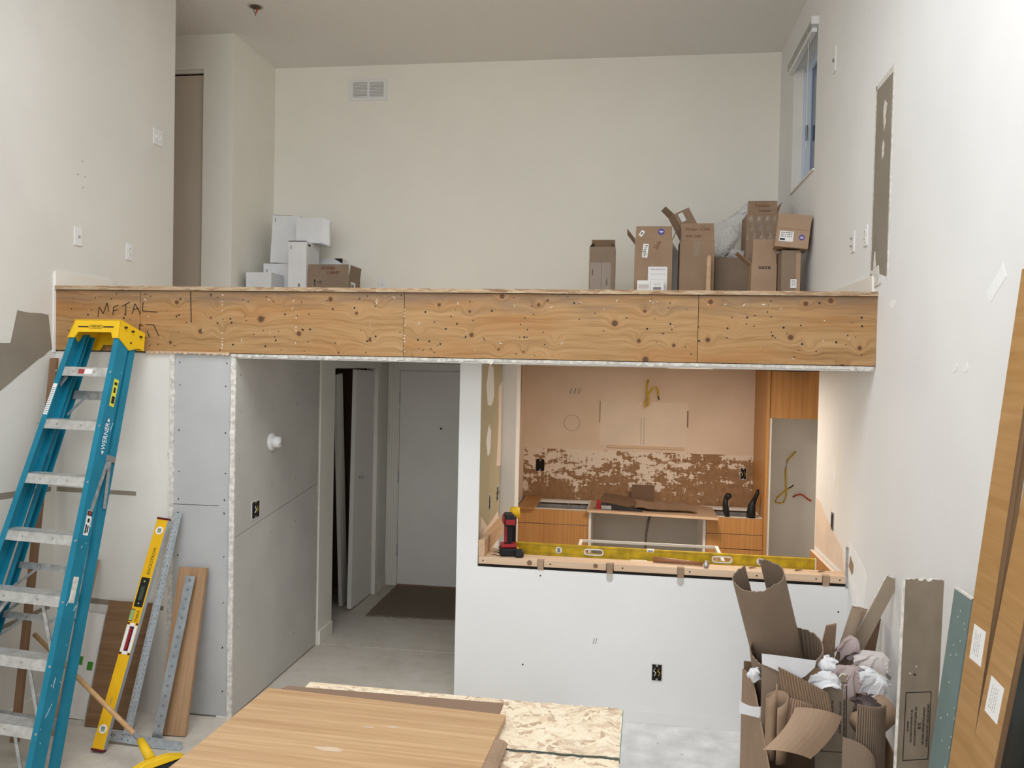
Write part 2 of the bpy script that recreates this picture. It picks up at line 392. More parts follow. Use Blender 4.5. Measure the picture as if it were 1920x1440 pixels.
# ------------------------------------------------------------------ the room
XL, XR, YB, YH, YK = -3.4135, 1.2565, 4.4686, 4.878, 7.548
ZT, ZB, ZC, XG, YE = 2.5236, 2.1368, 4.92, -2.2619, 5.734
ZU = 2.112                                     # underside of the lower ceiling
struct(B().box(-6, 3, -2.6, 8, -.2, 0).out('floor', CONC), 'bare concrete floor with plaster dust')
struct(B().box(-6, 3, 3.45, 8, ZC, ZC+.15).box(-6, 3, -2.6, .95, ZC, ZC+.15).box(-6, -2.25, .95, 3.45, ZC, ZC+.15).box(.45, 3, .95, 3.45, ZC, ZC+.15).out('ceiling', POP), 'textured white ceiling above the loft')
# left wall: full height in the tall room, ending at the loft passage
struct(B().box(XL-.12, XL, -2.6, YE, 0, ZC).out('wall_left', LEFTP), 'tall cream wall above the ladder')
# right wall with the loft window hole, and the kitchen recess below
b = B()
b.box(XR, XR+.16, -2.6, 5.74, 0, ZC)
b.box(XR, XR+.16, 5.74, 6.09, ZU, ZC).box(XR, XR+.16, 6.94, YK+.1, ZU, ZC)
b.box(XR, XR+.16, 6.09, 6.94, ZU, 3.55).box(XR, XR+.16, 6.09, 6.94, 4.55, ZC)
wr = struct(b.out('wall_right', WHITE_COOL), 'tall white wall with patched plaster')
struct(B().box(1.70, 1.82, 5.74, 7.7, 0, ZU).box(1.4165, 1.82, 5.66, 5.74, 0, ZU).out('wall_niche', MELA), 'side of the fridge niche')
struct(B().box(-5.2, XR+.16, YK, YK+.14, ZB, ZC).out('wall_back', CREAM), 'cream back wall of the loft')
# wall behind the viewer, with the tall glazing opening
b = B().box(XL-.12, XR+.16, -2.6, -2.45, 0, 1.55).box(XL-.12, XR+.16, -2.6, -2.45, 4.75, ZC)
b.box(XL-.12, -3.2, -2.6, -2.45, .75, 4.75).box(.85, XR+.16, -2.6, -2.45, .75, 4.75)
struct(b.out('wall_rear', WHITE_COOL), 'wall with the tall glazing')
# loft passage and closet
struct(B().box(-5.2, -3.73, 6.7136, 6.80, ZT+2.10, ZC).box(-3.73, -3.4516, 6.7136, YK, ZT, ZC).out('wall_closet', CREAM), 'cream closet corner on the loft')
struct(B().box(-5.3, -5.2, 5.6, YK, ZT, ZC).box(-5.2, XL-.12, 5.55, 5.65, ZT, ZC).out('wall_passage', CREAM), 'end of the loft passage')
d1 = struct(B().box(-4.75, -3.735, 6.75, 6.785, ZT+.01, ZT+2.06).out('door_1', BEIGE_DOOR), 'beige sliding closet door')
B().box(-4.8, -3.73, 6.735, 6.80, ZT+2.075, ZT+2.10).out('track', TRIMW, d1)
B().box(-4.8, -3.73, 6.757, 6.79, ZT+2.06, ZT+2.075).out('shadow_gap', DARK, d1)
# loft floor slab
fl = struct(B().box(-5.3, XR+.16, YB+.04, YK, ZB+.005, ZT-.024).out('floor_loft', CARDD), 'loft floor structure')
B().box(XL, XR, YB-.012, YB+.6, ZT-.023, ZT).out('subfloor_edge', OSBE, fl)
B().box(-5.2, XR, YB+.6, YK, ZT-.023, ZT).out('subfloor', OSB, fl)
struct(B().box(XL, 1.7, YB+.02, YK, ZU, ZB-.004).out('ceiling_lower', WHITE_COOL), 'drywall ceiling under the loft')
# ------------------------------------------------------------------ rim beam
beam = struct(thing('loft_beam', 'exposed plywood rim beam across the loft edge with marker writing', 'beam', (0, 0, 0)))
cuts = [XL, -2.862, -1.262, .352, XR]
for i in range(4):
    B().box(cuts[i]+.0015, cuts[i+1]-.0015, YB, YB+.04, ZB+.004, ZT-.026).out('plywood_panel', PLYS[i], beam)
B().box(XL+.001, XR-.001, YB+.006, YB+.03, ZB-.002, ZB+.008).out('shadow_gap', DARK, beam)
def ragged(x0, x1, y0, y1, zt, zb, amp, n, seed, mt, parent, name):
    rnd = random.Random(seed); b = B(); xs = [x0+(x1-x0)*i/n for i in range(n+1)]
    lo = [zb-amp*abs(rnd.gauss(0, .6)) for _ in xs]; pr = [y0-.006*rnd.random() for _ in xs]
    o = 0
    for i, x in enumerate(xs): b.v += [(x, pr[i], zt), (x, pr[i]+.004, lo[i]), (x, y1, lo[i]), (x, y1, zt)]
    for i in range(n):
        for k in range(4): b.f.append((4*i+k, 4*i+(k+1) % 4, 4*i+4+(k+1) % 4, 4*i+4+k))
    b.f += [(0, 1, 2, 3), (4*n+3, 4*n+2, 4*n+1, 4*n)]
    return b.out(name, mt, parent)
ragged(XG-.03, XR-.004, YB-.001, YB+.03, ZB+.000, ZB-.013, .008, 190, 3, CHALK, beam, 'torn_drywall_edge')
ragged(-2.82, -2.3, YB-.006, YB+.02, ZB+.008, ZB-.002, .006, 40, 5, PINE, beam, 'torn_drywall_edge')
# nail holes and plaster flecks on the beam
rnd = random.Random(4); b = B(); b2 = B()
for k in range(170):
    x = XL+.06+rnd.random()*(XR-XL-.12); z = ZB+.02+rnd.random()*.33; r = rnd.choice((.003, .004, .004, .006))
    b.cyl((x, YB+.004, z), (x, YB-.0006, z), r, 6)
for k in range(38):
    x = XL+.06+rnd.random()*(XR-XL-.12)
    z = (ZT-.05-rnd.random()*.05) if rnd.random() < .4 else ZB+.03+rnd.random()*.3
    a = rnd.random()*3; l = .005+.012*rnd.random(); w = .001+.0018*rnd.random()
    b2.prism([(x-l*math.cos(a), YB-.001, z-l*math.sin(a)), (x-w*math.sin(a), YB-.001, z+w*math.cos(a)), (x+l*math.cos(a), YB-.001, z+l*math.sin(a)), (x+w*math.sin(a), YB-.001, z-w*math.cos(a))], (0, .002, 0))
for x in (-1.90, -1.262, -2.35):
    for k in range(18):
        if rnd.random() < .5: continue
        z = ZB+.03+k*.018; b2.box(x-.003+rnd.random()*.006, x+.002+rnd.random()*.006, YB-.001, YB+.001, z, z+.004+rnd.random()*.006)
o = b.out('nail_holes', INK, beam); o['kind'] = 'stuff'
o = b2.out('plaster_flecks', CHALK, beam); o['kind'] = 'stuff'
def strokes(lines, place, w, mt, parent, name):
    b = B()
    for ln in lines:
        for p, q in zip(ln[:-1], ln[1:]): b.bar(place(*p), place(*q), w, .0012, (0, 1, 0))
    return b.out(name, mt, parent)
def bp(x, y): return (-3.136+(x-183)*.00343, YB-.001, 2.354-(y-590)*.00322)
MET = [[(184, 594), (186, 576), (194, 588), (201, 568), (204, 584)], [(212, 590), (213, 576), (222, 572)], [(213, 583), (221, 580)], [(229, 574), (244, 566)], [(236, 570), (236, 590)],
       [(248, 588), (253, 569), (263, 586)], [(250, 580), (260, 578)], [(268, 566), (267, 582), (294, 584)]]
RAI = [[(262, 618), (274, 632)], [(262, 634), (262, 606), (268, 610)], [(276, 618), (281, 630)], [(274, 607), (288, 607), (298, 628)]]
strokes(MET, bp, .0045, INK, beam, 'handwriting'); strokes(RAI, bp, .0045, INK, beam, 'handwriting')
strokes([[(355, 546), (357, 602)]], bp, .005, INK, beam, 'pencil_line')
# cut end of the wall board and baseboards where they met the old guard rail
tr = struct(B().box(XL+.0005, XL+.006, YB-.02, YB+.001, ZB-.01, ZT+.07).out('trim_1', SKIMW), 'white corner bead beside the beam')
struct(B().poly([(4.455, ZT), (5.0, ZT), (5.0, ZT+.085), (4.452, ZT+.085)], 'X', XL+.001, .014).out('baseboard_left', TRIMW), 'white baseboard stub at the left end of the beam')
struct(B().poly([(4.52, ZT), (7.5, ZT), (7.5, ZT+.09), (4.53, ZT+.09)], 'X', XR-.015, .014).out('baseboard_right', TRIMW), 'white baseboard on the loft')
# ------------------------------------------------------------------ paint patches and marks (old paint shapes of their own)
def blob(cx, cz, rx, rz, n, seed, rot=0.):
    rnd = random.Random(seed); pts = []
    for k in range(n):
        a = 2*math.pi*k/n; r = 1+.16*rnd.uniform(-1, 1)
        x, z = rx*r*math.cos(a), rz*r*math.sin(a)
        pts.append((cx+x*math.cos(rot)-z*math.sin(rot), cz+x*math.sin(rot)+z*math.cos(rot)))
    return pts
def jag(a, b_, n, amp, rnd):
    return [(a[0]+(b_[0]-a[0])*i/n+rnd.uniform(-amp, amp), a[1]+(b_[1]-a[1])*i/n+rnd.uniform(-amp, amp)) for i in range(n)]
wl = bpy.data.objects['wall_left']
rnd = random.Random(8)
pp = jag((4.166, 2.352), (4.446, 2.349), 9, .004, rnd)+[(4.446, 2.143)]+jag((4.42, 2.13), (3.8, 1.765), 14, .004, rnd)+[(3.8, 2.165)]+jag((3.9, 2.167), (4.156, 2.172), 6, .002, rnd)
B().poly(pp, 'X', XL+.0002, .0012).out('old_paint_patch', TAUPE, wl)
B().poly([(3.85, 1.352), (4.446, 1.323), (4.446, 1.294), (3.85, 1.312)], 'X', XL+.0002, .0012).out('old_paint_patch', TAUPE, wl)
B().poly([(3.9, .60), (4.446, .615), (4.446, .588), (3.9, .575)], 'X', XL+.0002, .0012).out('old_paint_patch', TAUPE, wl)
b = B()
for y, z in ((4.70, 3.32), (4.73, 3.23), (4.71, 3.16), (4.66, 3.23)): b.cyl((XL-.002, y, z), (XL+.0008, y, z), .005, 6)
b.out('nail_holes', INKG, wl)['kind'] = 'stuff'
# right wall: stripped strip where the guard post stood, spackle spots
pp = jag((4.326, 2.585), (4.318, 3.60), 16, .003, rnd)+jag((4.318, 3.61), (4.588, 3.60), 4, .002, rnd)+jag((4.588, 3.596), (4.60, 2.585), 16, .003, rnd)
B().poly(pp, 'X', XR-.0016, .0014).out('old_paint_patch', TAUPE, wr)
for pl_ in ([(4.60, 2.59), (4.615, 2.59), (4.603, 3.62), (4.588, 3.62)], [(4.312, 2.57), (4.326, 2.57), (4.318, 3.64), (4.300, 3.64)], [(4.318, 3.60), (4.60, 3.595), (4.60, 3.62), (4.318, 3.635)]):
    B().poly(pl_, 'X', XR-.0022, .0022).out('torn_edge', CHALK, wr)
B().poly([(4.46, 3.46), (4.44, 3.50), (4.40, 3.47), (4.42, 3.42), (4.415, 3.38), (4.44, 3.34), (4.455, 3.40)], 'X', XR-.003, .0015).out('plaster_spot', CHALK, wr)
B().poly([(4.45, 3.30), (4.43, 3.28), (4.43, 3.22), (4.46, 3.20), (4.465, 3.26)], 'X', XR-.003, .0015).out('plaster_spot', CHALK, wr)
B().poly([(4.56, 2.55), (4.60, 2.60), (4.555, 2.64), (4.53, 2.74), (4.51, 2.65), (4.46, 2.66), (4.44, 2.60), (4.42, 2.56)], 'X', XR-.006, .004).out('plaster_spot', CHALK, wr)
B().box(XR-.007, XR-.001, 4.575, 4.59, 2.53, 2.63).out('rusty_bead', TRIMB, wr)
B().poly([(3.03, 2.49), (3.0, 2.44), (3.12, 2.36), (3.155, 2.40), (3.08, 2.45)], 'X', XR-.0012, .001).out('spackle_spot', SKIMW, wr)
B().poly(blob(3.42, 2.13, .03, .018, 9, 3), 'X', XR-.0012, .001).out('spackle_spot', SKIMW, wr)
B().poly(blob(3.32, 2.135, .03, .02, 9, 4), 'X', XR-.0012, .001).out('spackle_spot', SKIMW, wr)
B().poly(blob(4.22, 2.44, .05, .02, 11, 5), 'X', XR-.0012, .001).out('spackle_spot', SKIMW, wr)
B().poly(blob(5.25, 1.50, .05, .10, 13, 6), 'X', XR-.0012, .001).out('spackle_spot', SKIMW, wr)
B().poly([(4.94, .94), (5.72, .94), (5.72, 1.26)]+jag((5.62, 1.26), (4.94, 1.04), 8, .008, rnd), 'X', XR-.0012, .001).out('skim_coat', SKIM, wr)
B().poly(jag((4.88, .96), (4.90, 1.13), 6, .004, rnd)+jag((4.86, 1.14), (4.50, 1.05), 6, .006, rnd)+jag((4.50, 1.03), (4.56, .72), 6, .006, rnd), 'X', XR-.0012, .001).out('skim_coat', SKIMW, wr)
B().poly(jag((4.83, 1.07), (4.86, .99), 5, .004, rnd)+jag((4.80, .97), (4.76, 1.0), 4, .006, rnd)+jag((4.76, 1.03), (4.83, 1.07), 4, .004, rnd), 'X', XR-.003, .002).out('torn_paper_spot', CARD, wr)
B().box(XR-.012, XR-.0005, 4.875, 4.89, .875, 1.11).out('corner_bead', GALV, wr)
# ------------------------------------------------------------------ walls below the loft
wf = struct(B().box(XL, -2.655, YB+.012, YB+.10, 0, ZB-.002).out('wall_front_left', LEFTP), 'old cream wall under the beam beside the ladder')
ragged_v = B()
rnd = random.Random(21)
def vstrip(x0, x1, y0, z0, z1, amp, n, seed, mt, parent, name, dep=.02):
    rnd = random.Random(seed); b = B()
    for i in range(n+1):
        z = z0+(z1-z0)*i/n; a = x0-amp*abs(rnd.gauss(0, .6)); c = x1+amp*.5*abs(rnd.gauss(0, .6)); yy = y0-.004*rnd.random()
        b.v += [(a, yy, z), (c, yy+.002, z), (c, y0+dep, z), (a, y0+dep, z)]
    for i in range(n):
        for k in range(4): b.f.append((4*i+k, 4*i+(k+1) % 4, 4*i+4+(k+1) % 4, 4*i+4+k))
    b.f += [(3, 2, 1, 0), (4*n, 4*n+1, 4*n+2, 4*n+3)]
    return b.out(name, mt, parent)
vstrip(-2.668, -2.648, YB+.008, .0, ZB-.004, .008, 90, 6, CHALK, wf, 'torn_drywall_edge')
B().poly([(-3.40, 1.318), (-2.884, 1.310), (-2.884, 1.285), (-3.40, 1.290)], 'Y', YB+.0108, .0011).out('old_paint_patch', TAUPE, wf)
B().poly([(-3.38, .668), (-2.70, .638), (-2.70, .612), (-3.38, .632)], 'Y', YB+.0108, .0011).out('old_paint_patch', TAUPE, wf)
gp = struct(B().box(-2.648, XG-.03, YB+.03, YB+.10, 0, ZB-.002).out('wall_front_grey', GYP), 'stud wall behind the new grey drywall')
for z0, z1 in ((.012, 1.245), (1.249, ZB-.006)):
    B().box(-2.646, XG-.031, YB+.014, YB+.03, z0, z1).out('drywall_panel', GYP, gp)
b = B()
for x in (-2.615, -2.325):
    for z in (2.08, 1.95, 1.68, 1.44, 1.28, 1.2, .95, .68, .42, .16): b.cyl((x+rnd.uniform(-.01, .01), YB+.02, z+rnd.uniform(-.02, .02)), (x, YB+.0132, z), .0042, 6)
b.out('screw_heads', INK, gp)['kind'] = 'stuff'
# hallway side wall of new drywall
hw = struct(B().box(XG-.10, XG-.016, YB+.016, 6.055, 0, ZB-.002).box(XG-.10, XG-.0, 7.16, YK, 0, ZB-.002).box(XG-.1, XG, 6.055, 7.16, 2.055, ZB-.002).out('wall_hall', LEFTP), 'hallway wall with new drywall')
for pts in ([(YB+.016, .012), (5.772, .012), (5.772, 1.208), (YB+.016, 1.062)], [(YB+.016, 1.066), (5.772, 1.212), (5.772, ZB-.02), (YB+.016, ZB-.02)]):
    B().poly(pts, 'X', XG-.016, .016).out('drywall_panel', GYPH, hw)
vstrip(XG-.027, XG-.001, YB+.004, .0, ZB-.006, .003, 90, 9, CHALK, hw, 'torn_drywall_edge', .012)
b = B()
for y in (4.53, 4.98, 5.36, 5.74):
    for z in (2.02, 1.80, 1.52, 1.30, 1.0, .78, .52, .22): b.cyl((XG-.01, y+rnd.uniform(-.02, .02), z+rnd.uniform(-.03, .03)), (XG+.0006, y, z), .0042, 6)
b.out('screw_heads', INKG, hw)['kind'] = 'stuff'
B().poly(jag((5.75, 1.22), (5.772, 1.30), 4, .004, rnd)+jag((5.772, 1.30), (5.775, 1.0), 8, .004, rnd), 'X', XG, .002).out('torn_edge', CHALK, hw)
# closet casing, closet door, dark closet
struct(B().box(XG-.02, XG+.012, 5.778, 6.06, 0, 2.12).box(XG-.02, XG+.012, 7.155, 7.24, 0, 2.12).box(XG-.02, XG+.011, 6.06, 7.155, 2.055, 2.12).out('trim_2', TRIMW), 'cream casing round the hall closet')
struct(B().box(XG+.0125, XG+.026, 5.79, 6.05, 0, .10).box(XG, XG+.014, 7.25, 7.50, 0, .10).out('baseboard_hall', TRIMW), 'short hallway baseboards')
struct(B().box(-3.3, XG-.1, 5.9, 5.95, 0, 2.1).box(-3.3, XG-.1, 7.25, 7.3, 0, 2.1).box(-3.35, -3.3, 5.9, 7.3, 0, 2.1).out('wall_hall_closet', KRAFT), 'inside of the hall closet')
d2 = struct(B().box(-.018, .018, 0, .53, .02, 2.045).out('door_2', DOORW), 'white closet door leaf standing half open')
d2.matrix_world = T(XG-.045, 6.625, 0) @ R(math.radians(-1.5), 'X')
kb = B().cyl((.018, .13, 1.12), (.045, .13, 1.12), .007, 10).tube([(.04, .13, 1.12), (.05, .13, 1.12), (.062, .13, 1.12)], [.008, .016, .012], 12).out('knob', STEEL, d2, True)
dl = thing('loose_closet_leaf', 'white door panel leaning inside the dark hall closet', 'door panel', frame((-2.42, 6.10, 0), (1, 0, 0), (-.10, -.02, 1)).copy())
dl.matrix_world = frame((-2.42, 6.80, .015), (0, 1, 0), (0, -.11, 1))
B().box(-.07, .07, -.015, .015, 0, 2.0).out('panel', DOORW, dl)
B().box(.071, .082, -.014, .014, .02, 1.9).out('dark_edge', BLACK, dl)
# entry door with frame
d3 = struct(B().box(-2.146, -1.23, 7.515, 7.545, .012, 2.035).out('door_3', DOORW), 'white entry door at the end of the hall')
for z in (1.78, 1.03, .33): B().cyl((-2.152, 7.508, z-.055), (-2.152, 7.508, z+.055), .008, 8).out('hinge', GALV, d3)
B().cyl((-1.745, 7.516, 1.50), (-1.745, 7.512, 1.50), .010, 10).out('peephole', INK, d3)
B().box(-2.14, -1.24, 7.46, 7.54, 0, .012).out('threshold', TRIMB, d3)
struct(B().box(XG+.001, -2.155, 7.50, 7.547, 0, 2.11).box(-2.155, -1.2, 7.50, 7.547, 2.04, 2.11).box(-2.155, -2.149, 7.51, 7.547, 0, 2.04).out('trim_3', TRIMW), 'fluted white frame of the entry door')
t3 = bpy.data.objects['trim_3']
for k in range(4): B().box(XG+.012+k*.024, XG+.024+k*.024, 7.492, 7.50, 0, 2.105).out('fluting', TRIMW, t3)
struct(B().box(-5.2, 1.82, YK, YK+.14, 0, ZB).out('wall_kitchen_back', PEEL), 'kitchen back wall with torn tile band')
struct(B().box(XG, -.963, YK-.002, YK, 0, ZB).out('wall_hall_end', LEFTP), 'end wall of the hallway')
# partition between hall and kitchen
wk = struct(B().box(-1.021, -.890, YH, 5.70, 0, ZU).box(-1.021, -.785, 5.70, 5.90, 0, ZU).box(-1.021, -.963, 5.90, YK, 0, ZU).out('wall_partition', WHITE_COOL), 'white end post between hall and kitchen opening')
B().poly([(YH+.012, .945), (5.698, .945), (5.698, ZU-.002), (YH+.012, ZU-.002)], 'X', -.890, .0015).out('olive_paint', OLIVE, wk)
B().poly([(5.93, .9), (7.33, .9), (7.33, ZU-.002), (5.93, ZU-.002)], 'X', -.963, .0015).out('olive_paint', OLIVE, wk)
B().poly([(7.33, .9), (YK-.002, .9), (YK-.002, ZU-.002), (7.33, ZU-.002)], 'X', -.963, .0015).out('primer_paint', SKIM, wk)
for pts in (blob(5.20, 1.97, .15, .15, 14, 7), blob(5.18, 1.62, .08, .10, 12, 8), [(5.53, 1.95), (5.69, 2.0), (5.69, 1.40), (5.50, 1.42), (5.56, 1.70)], [(4.95, .95), (5.69, .95), (5.69, 1.02), (5.60, 1.09), (5.2, 1.06), (4.95, 1.17)]):
    B().poly(pts, 'X', -.8884, .0012).out('joint_patch', SKIM if pts[0][1] < 1.98 and pts[0][0] > 5.5 or pts[0][1] < 1 else PLATE, wk)
B().poly([(7.0, .92), (7.33, .92), (7.33, 1.6), (7.26, 1.9), (7.2, 1.5), (7.12, 1.2)], 'X', -.9614, .0012).out('joint_patch', SKIM, wk)
# half wall under the opening
hf = struct(B().box(-.890, XR, YH, YH+.11, 0, .880).out('wall_half', WHITE_COOL), 'white half wall under the kitchen opening')
B().box(-.886, XR-.002, YH+.006, YH+.11, .878, .898).out('shadow_gap', DARK, hf)
B().poly([(0.02, .0), (1.25, .0), (1.25, .074), (.02, .074)], 'Y', YH-.003, .003).out('bottom_strip', PLATE, hf)
b = B()
for x, z in ((-.505, .845), (1.21, .735), (.9, .2), (-.6, .3)): b.cyl((x, YH+.01, z), (x, YH-.0008, z), .005, 7)
b.out('screw_heads', INK, hf)['kind'] = 'stuff'
text('//', .05, INKG, hf, T(-.17, YH-.0008, .47) @ FACE_Y, 'pencil_mark')
# ------------------------------------------------------------------ wall fittings
def wallplate(name, label, cat, mtx, w, h, kind, group=None):
    """local: plate in XZ, facing -Y"""
    t = thing(name, label, cat, mtx, group)
    B().box(-w/2, w/2, -.006, 0, -h/2, h/2).out('plate', PLATE, t, bev=.0015)
    if kind == 'outlet':
        for z in (.02, -.02):
            s_ = B().cyl((0, -.005, z), (0, -.0085, z), .016, 14).out('socket', PLATE, t)
            B().box(-.007, -.0045, -.0092, -.008, z-.002, z+.007).box(.0045, .007, -.0092, -.008, z-.002, z+.007).out('slots', INK, s_)
    elif kind == 'coax':
        B().cyl((0, -.005, 0), (0, -.016, 0), .006, 10).out('connector', GALV, t)
    elif kind == 'coax2':
        for z in (.022, -.022): B().cyl((0, -.005, z), (0, -.018, z), .006, 10).out('connector', GALV, t)
    elif kind == 'switch2':
        for x in (-.023, .023):
            B().box(x-.005, x+.005, -.012, -.005, -.008, .008).out('toggle', PLATE, t)
            B().cyl((x, -.005, .03), (x, -.0075, .03), .003, 8).cyl((x, -.005, -.03), (x, -.0075, -.03), .003, 8).out('screws', GALV, t)['kind'] = 'stuff'
    elif kind == 'switch':
        B().box(-.006, .006, -.014, -.005, -.01, .01).out('toggle', INKG, t)
    return t
def onleft(y, z): return T(XL+.0005, y, z) @ R(math.pi/2, 'Z')
def onright(y, z): return T(XR-.0005, y, z) @ R(-math.pi/2, 'Z')
wallplate('light_switch', 'white double light switch high on the cream wall near its corner', 'switch', onleft(5.517, 3.695), .115, .115, 'switch2')
wallplate('cable_plate', 'white cable socket plate on the cream wall above the ladder', 'socket', onleft(4.664, 2.848), .07, .115, 'coax')
wallplate('wall_outlet', 'white power outlet on the cream wall above the beam', 'outlet', onleft(5.19, 2.826), .07, .115, 'outlet')
wallplate('cable_plate', 'white socket plate on the loft back wall beside the brown carton', 'socket', T(-2.352, YK-.0005, 2.848), .07, .115, 'coax')
wallplate('thermostat_plate', 'white switch plate high on the white wall beside the loft window', 'switch', onright(5.555, 4.112), .075, .16, 'switch')
wallplate('cable_plate', 'white plate with two cable sockets on the white wall behind the loft cartons', 'socket', onright(4.977, 2.857), .08, .12, 'coax2')
wallplate('wall_outlet', 'white power outlet beside the stripped brown strip on the white wall', 'outlet', onright(4.717, 2.852), .075, .115, 'outlet')
def openbox(name, label, mtx, w=.055, h=.095, wires=True, rim=None):
    t = thing(name, label, 'outlet box', mtx)
    B().box(-w/2, w/2, -.003, -.0005, -h/2, h/2).out('opening', DARK, t)
    fr = B()
    for a in ((-w/2-.004, -w/2, -h/2, h/2), (w/2, w/2+.004, -h/2, h/2), (-w/2, w/2, -h/2-.004, -h/2), (-w/2, w/2, h/2, h/2+.004)): fr.box(a[0], a[1], -.004, 0, a[2], a[3])
    fr.out('rim', rim or CHALK, t)
    B().box(-.006, .006, -.006, -.003, h/2-.012, h/2).box(-.006, .006, -.006, -.003, -h/2, -h/2+.012).out('screw_tabs', GALV, t)['kind'] = 'stuff'
    if wires:
        for k, mt_ in enumerate((PLATE, INK, COPPER)):
            x = -.014+k*.012
            B().tube([(x, -.003, -.02), (x+.008, -.010, 0), (x-.006, -.012, .012), (x+.004, -.004, .024)], .003, 6).out('wire', mt_, t, True)
    return t
openbox('outlet_box', 'open outlet box with loose wires in the white half wall', T(.198, YH-.0005, .312))
openbox('outlet_box', 'open outlet box with coloured wires in the grey hallway drywall', T(XG+.0005, 4.748, 1.186) @ R(math.pi/2, 'Z'), .10, .10)
openbox('outlet_box', 'black outlet box in the torn kitchen wall above the drawer cabinet with wooden filler', T(-.806, YK-.0005, 1.19), .07, .10, False, INK)
openbox('outlet_box', 'outlet box in the torn kitchen wall beside the tall cabinet', T(1.025, YK-.0005, 1.18), .05, .10)
openbox('outlet_box', 'wire-filled outlet box in the olive wall, deeper of the two', T(-.8883, 5.56, 1.22) @ R(math.pi/2, 'Z'), .07, .10)
openbox('outlet_box', 'slim outlet opening in the olive wall nearest the kitchen opening', T(-.8883, 5.24, 1.21) @ R(math.pi/2, 'Z'), .05, .10, False)
openbox('outlet_box', 'outlet box outline in the white wall behind the half wall', T(XR-.0008, 5.26, 1.188) @ R(-math.pi/2, 'Z'), .05, .10, False, GALV)
# return-air grille
t = thing('air_vent', 'white louvred air grille high on the loft back wall', 'vent', (-2.518, YK-.0005, 4.689))
B().box(-.165, .165, -.004, 0, -.085, .085).out('backing', GREYV, t)
b = B()
for a in ((-.183, -.150, -.10, .10), (.150, .183, -.10, .10), (-.15, .15, .070, .10), (-.15, .15, -.10, -.070), (-.011, .011, -.07, .07)): b.box(a[0], a[1], -.012, 0, a[2], a[3])
b.out('frame', PLATE, t)
for side in (-1, 1):
    for k in range(10):
        z = -.063+k*.0138
        B().prism([(side*.0805-.0695, -.010, z+.004), (side*.0805+.0695, -.010, z+.004), (side*.0805+.0695, -.004, z-.003), (side*.0805-.0695, -.004, z-.003)], (0, .0014, .0022)).out('slat', PLATE, t)
# ceiling junction box
t = thing('ceiling_box', 'open round ceiling junction box with a dangling wire', 'junction box', (-3.02, 6.218, ZC-.0005))
B().tube([(0, 0, 0), (0, 0, -.004)], .062, 22).out('plate', BEIGE_DOOR, t)
B().tube([(0, 0, -.0035), (0, 0, -.006)], .045, 22).out('hole', GREYV, t)
B().tube([(0, 0, -.004), (.01, .005, -.03), (.004, 0, -.055)], .007, 7).out('wire', REDW, t, True)
B().tube([(-.01, 0, -.004), (-.02, .01, -.03), (.004, 0, -.075)], .003, 6).out('wire', INK, t, True)
# lamp holder on hallway drywall
t = thing('lamp_holder', 'round white porcelain lamp holder on the hallway drywall', 'lamp holder', frame((XG+.0005, 4.955, 1.585), (0, 1, 0), (1, 0, 0)))
B().tube([(0, 0, 0), (0, 0, .012), (0, 0, .02)], [.058, .056, .046], 28).out('base', PLATE, t, True)
B().tube([(0, 0, .018), (0, 0, .042), (0, 0, .065), (0, 0, .067), (0, 0, .055)], [.040, .036, .033, .024, .022], 24).out('socket', PLATE, t, True)
B().cyl((0, 0, .056), (0, 0, .06), .018, 16).out('contact', GALV, t)
# loft window
t = struct(thing('window_1', 'tall narrow loft window with raised blind in the white wall', 'window', (0, 0, 0)))
x0, x1 = XR+.075, XR+.125
b = B().box(x0, x1, 6.09, 6.14, 3.55, 4.55).box(x0, x1, 6.89, 6.94, 3.55, 4.55).box(x0, x1, 6.14, 6.89, 3.55, 3.60).box(x0, x1, 6.14, 6.89, 4.50, 4.55)
b.out('window_frame', BLUEW, t)
s_ = B().box(x0+.01, x1-.01, 6.14, 6.18, 3.60, 4.50).box(x0+.01, x1-.01, 6.715, 6.89, 3.60, 4.50).box(x0+.01, x1-.01, 6.18, 6.715, 3.60, 3.64).box(x0+.01, x1-.01, 6.18, 6.715, 4.46, 4.50).out('sash', BLUEW, t)
B().box(x0+.022, x0+.028, 6.18, 6.715, 3.64, 4.46).out('pane', PANE, t)
B().box(XR-.012, x0, 6.085, 6.945, 3.537, 3.55).out('window_sill', TRIMW, t)
B().box(XR-.002, x0, 6.928, 6.94, 3.55, 4.55).out('jamb_liner', TRIMW, t)
h_ = B().box(XR-.045, XR+.0, 6.085, 6.99, 4.545, 4.60).out('blind_headrail', GALV, t)
B().box(XR-.04, XR-.004, 6.10, 6.98, 4.515, 4.545).out('blind_slats', PLATE, h_)
B().box(XR-.05, XR, 6.072, 6.086, 4.56, 4.615).out('bracket', PLATE, h_)
B().cyl((XR-.02, 6.30, 4.52), (XR-.015, 6.32, 3.75), .0025, 6).out('blind_cord', PLATE, t)
B().box(x0-.012, x0, 6.73, 6.75, 3.92, 4.04).out('lock_handle', BLACK, t)
B().bar((x0-.02, 6.66, 3.57), (x0-.02, 6.30, 3.59), .014, .02).bar((x0-.02, 6.80, 3.57), (x0-.03, 6.72, 3.60), .02, .02).out('crank', GALV, t)
B().bar((x0-.015, 6.25, 3.60), (x0-.02, 6.18, 3.68), .012, .014).out('crank_arm', BLACK, t)
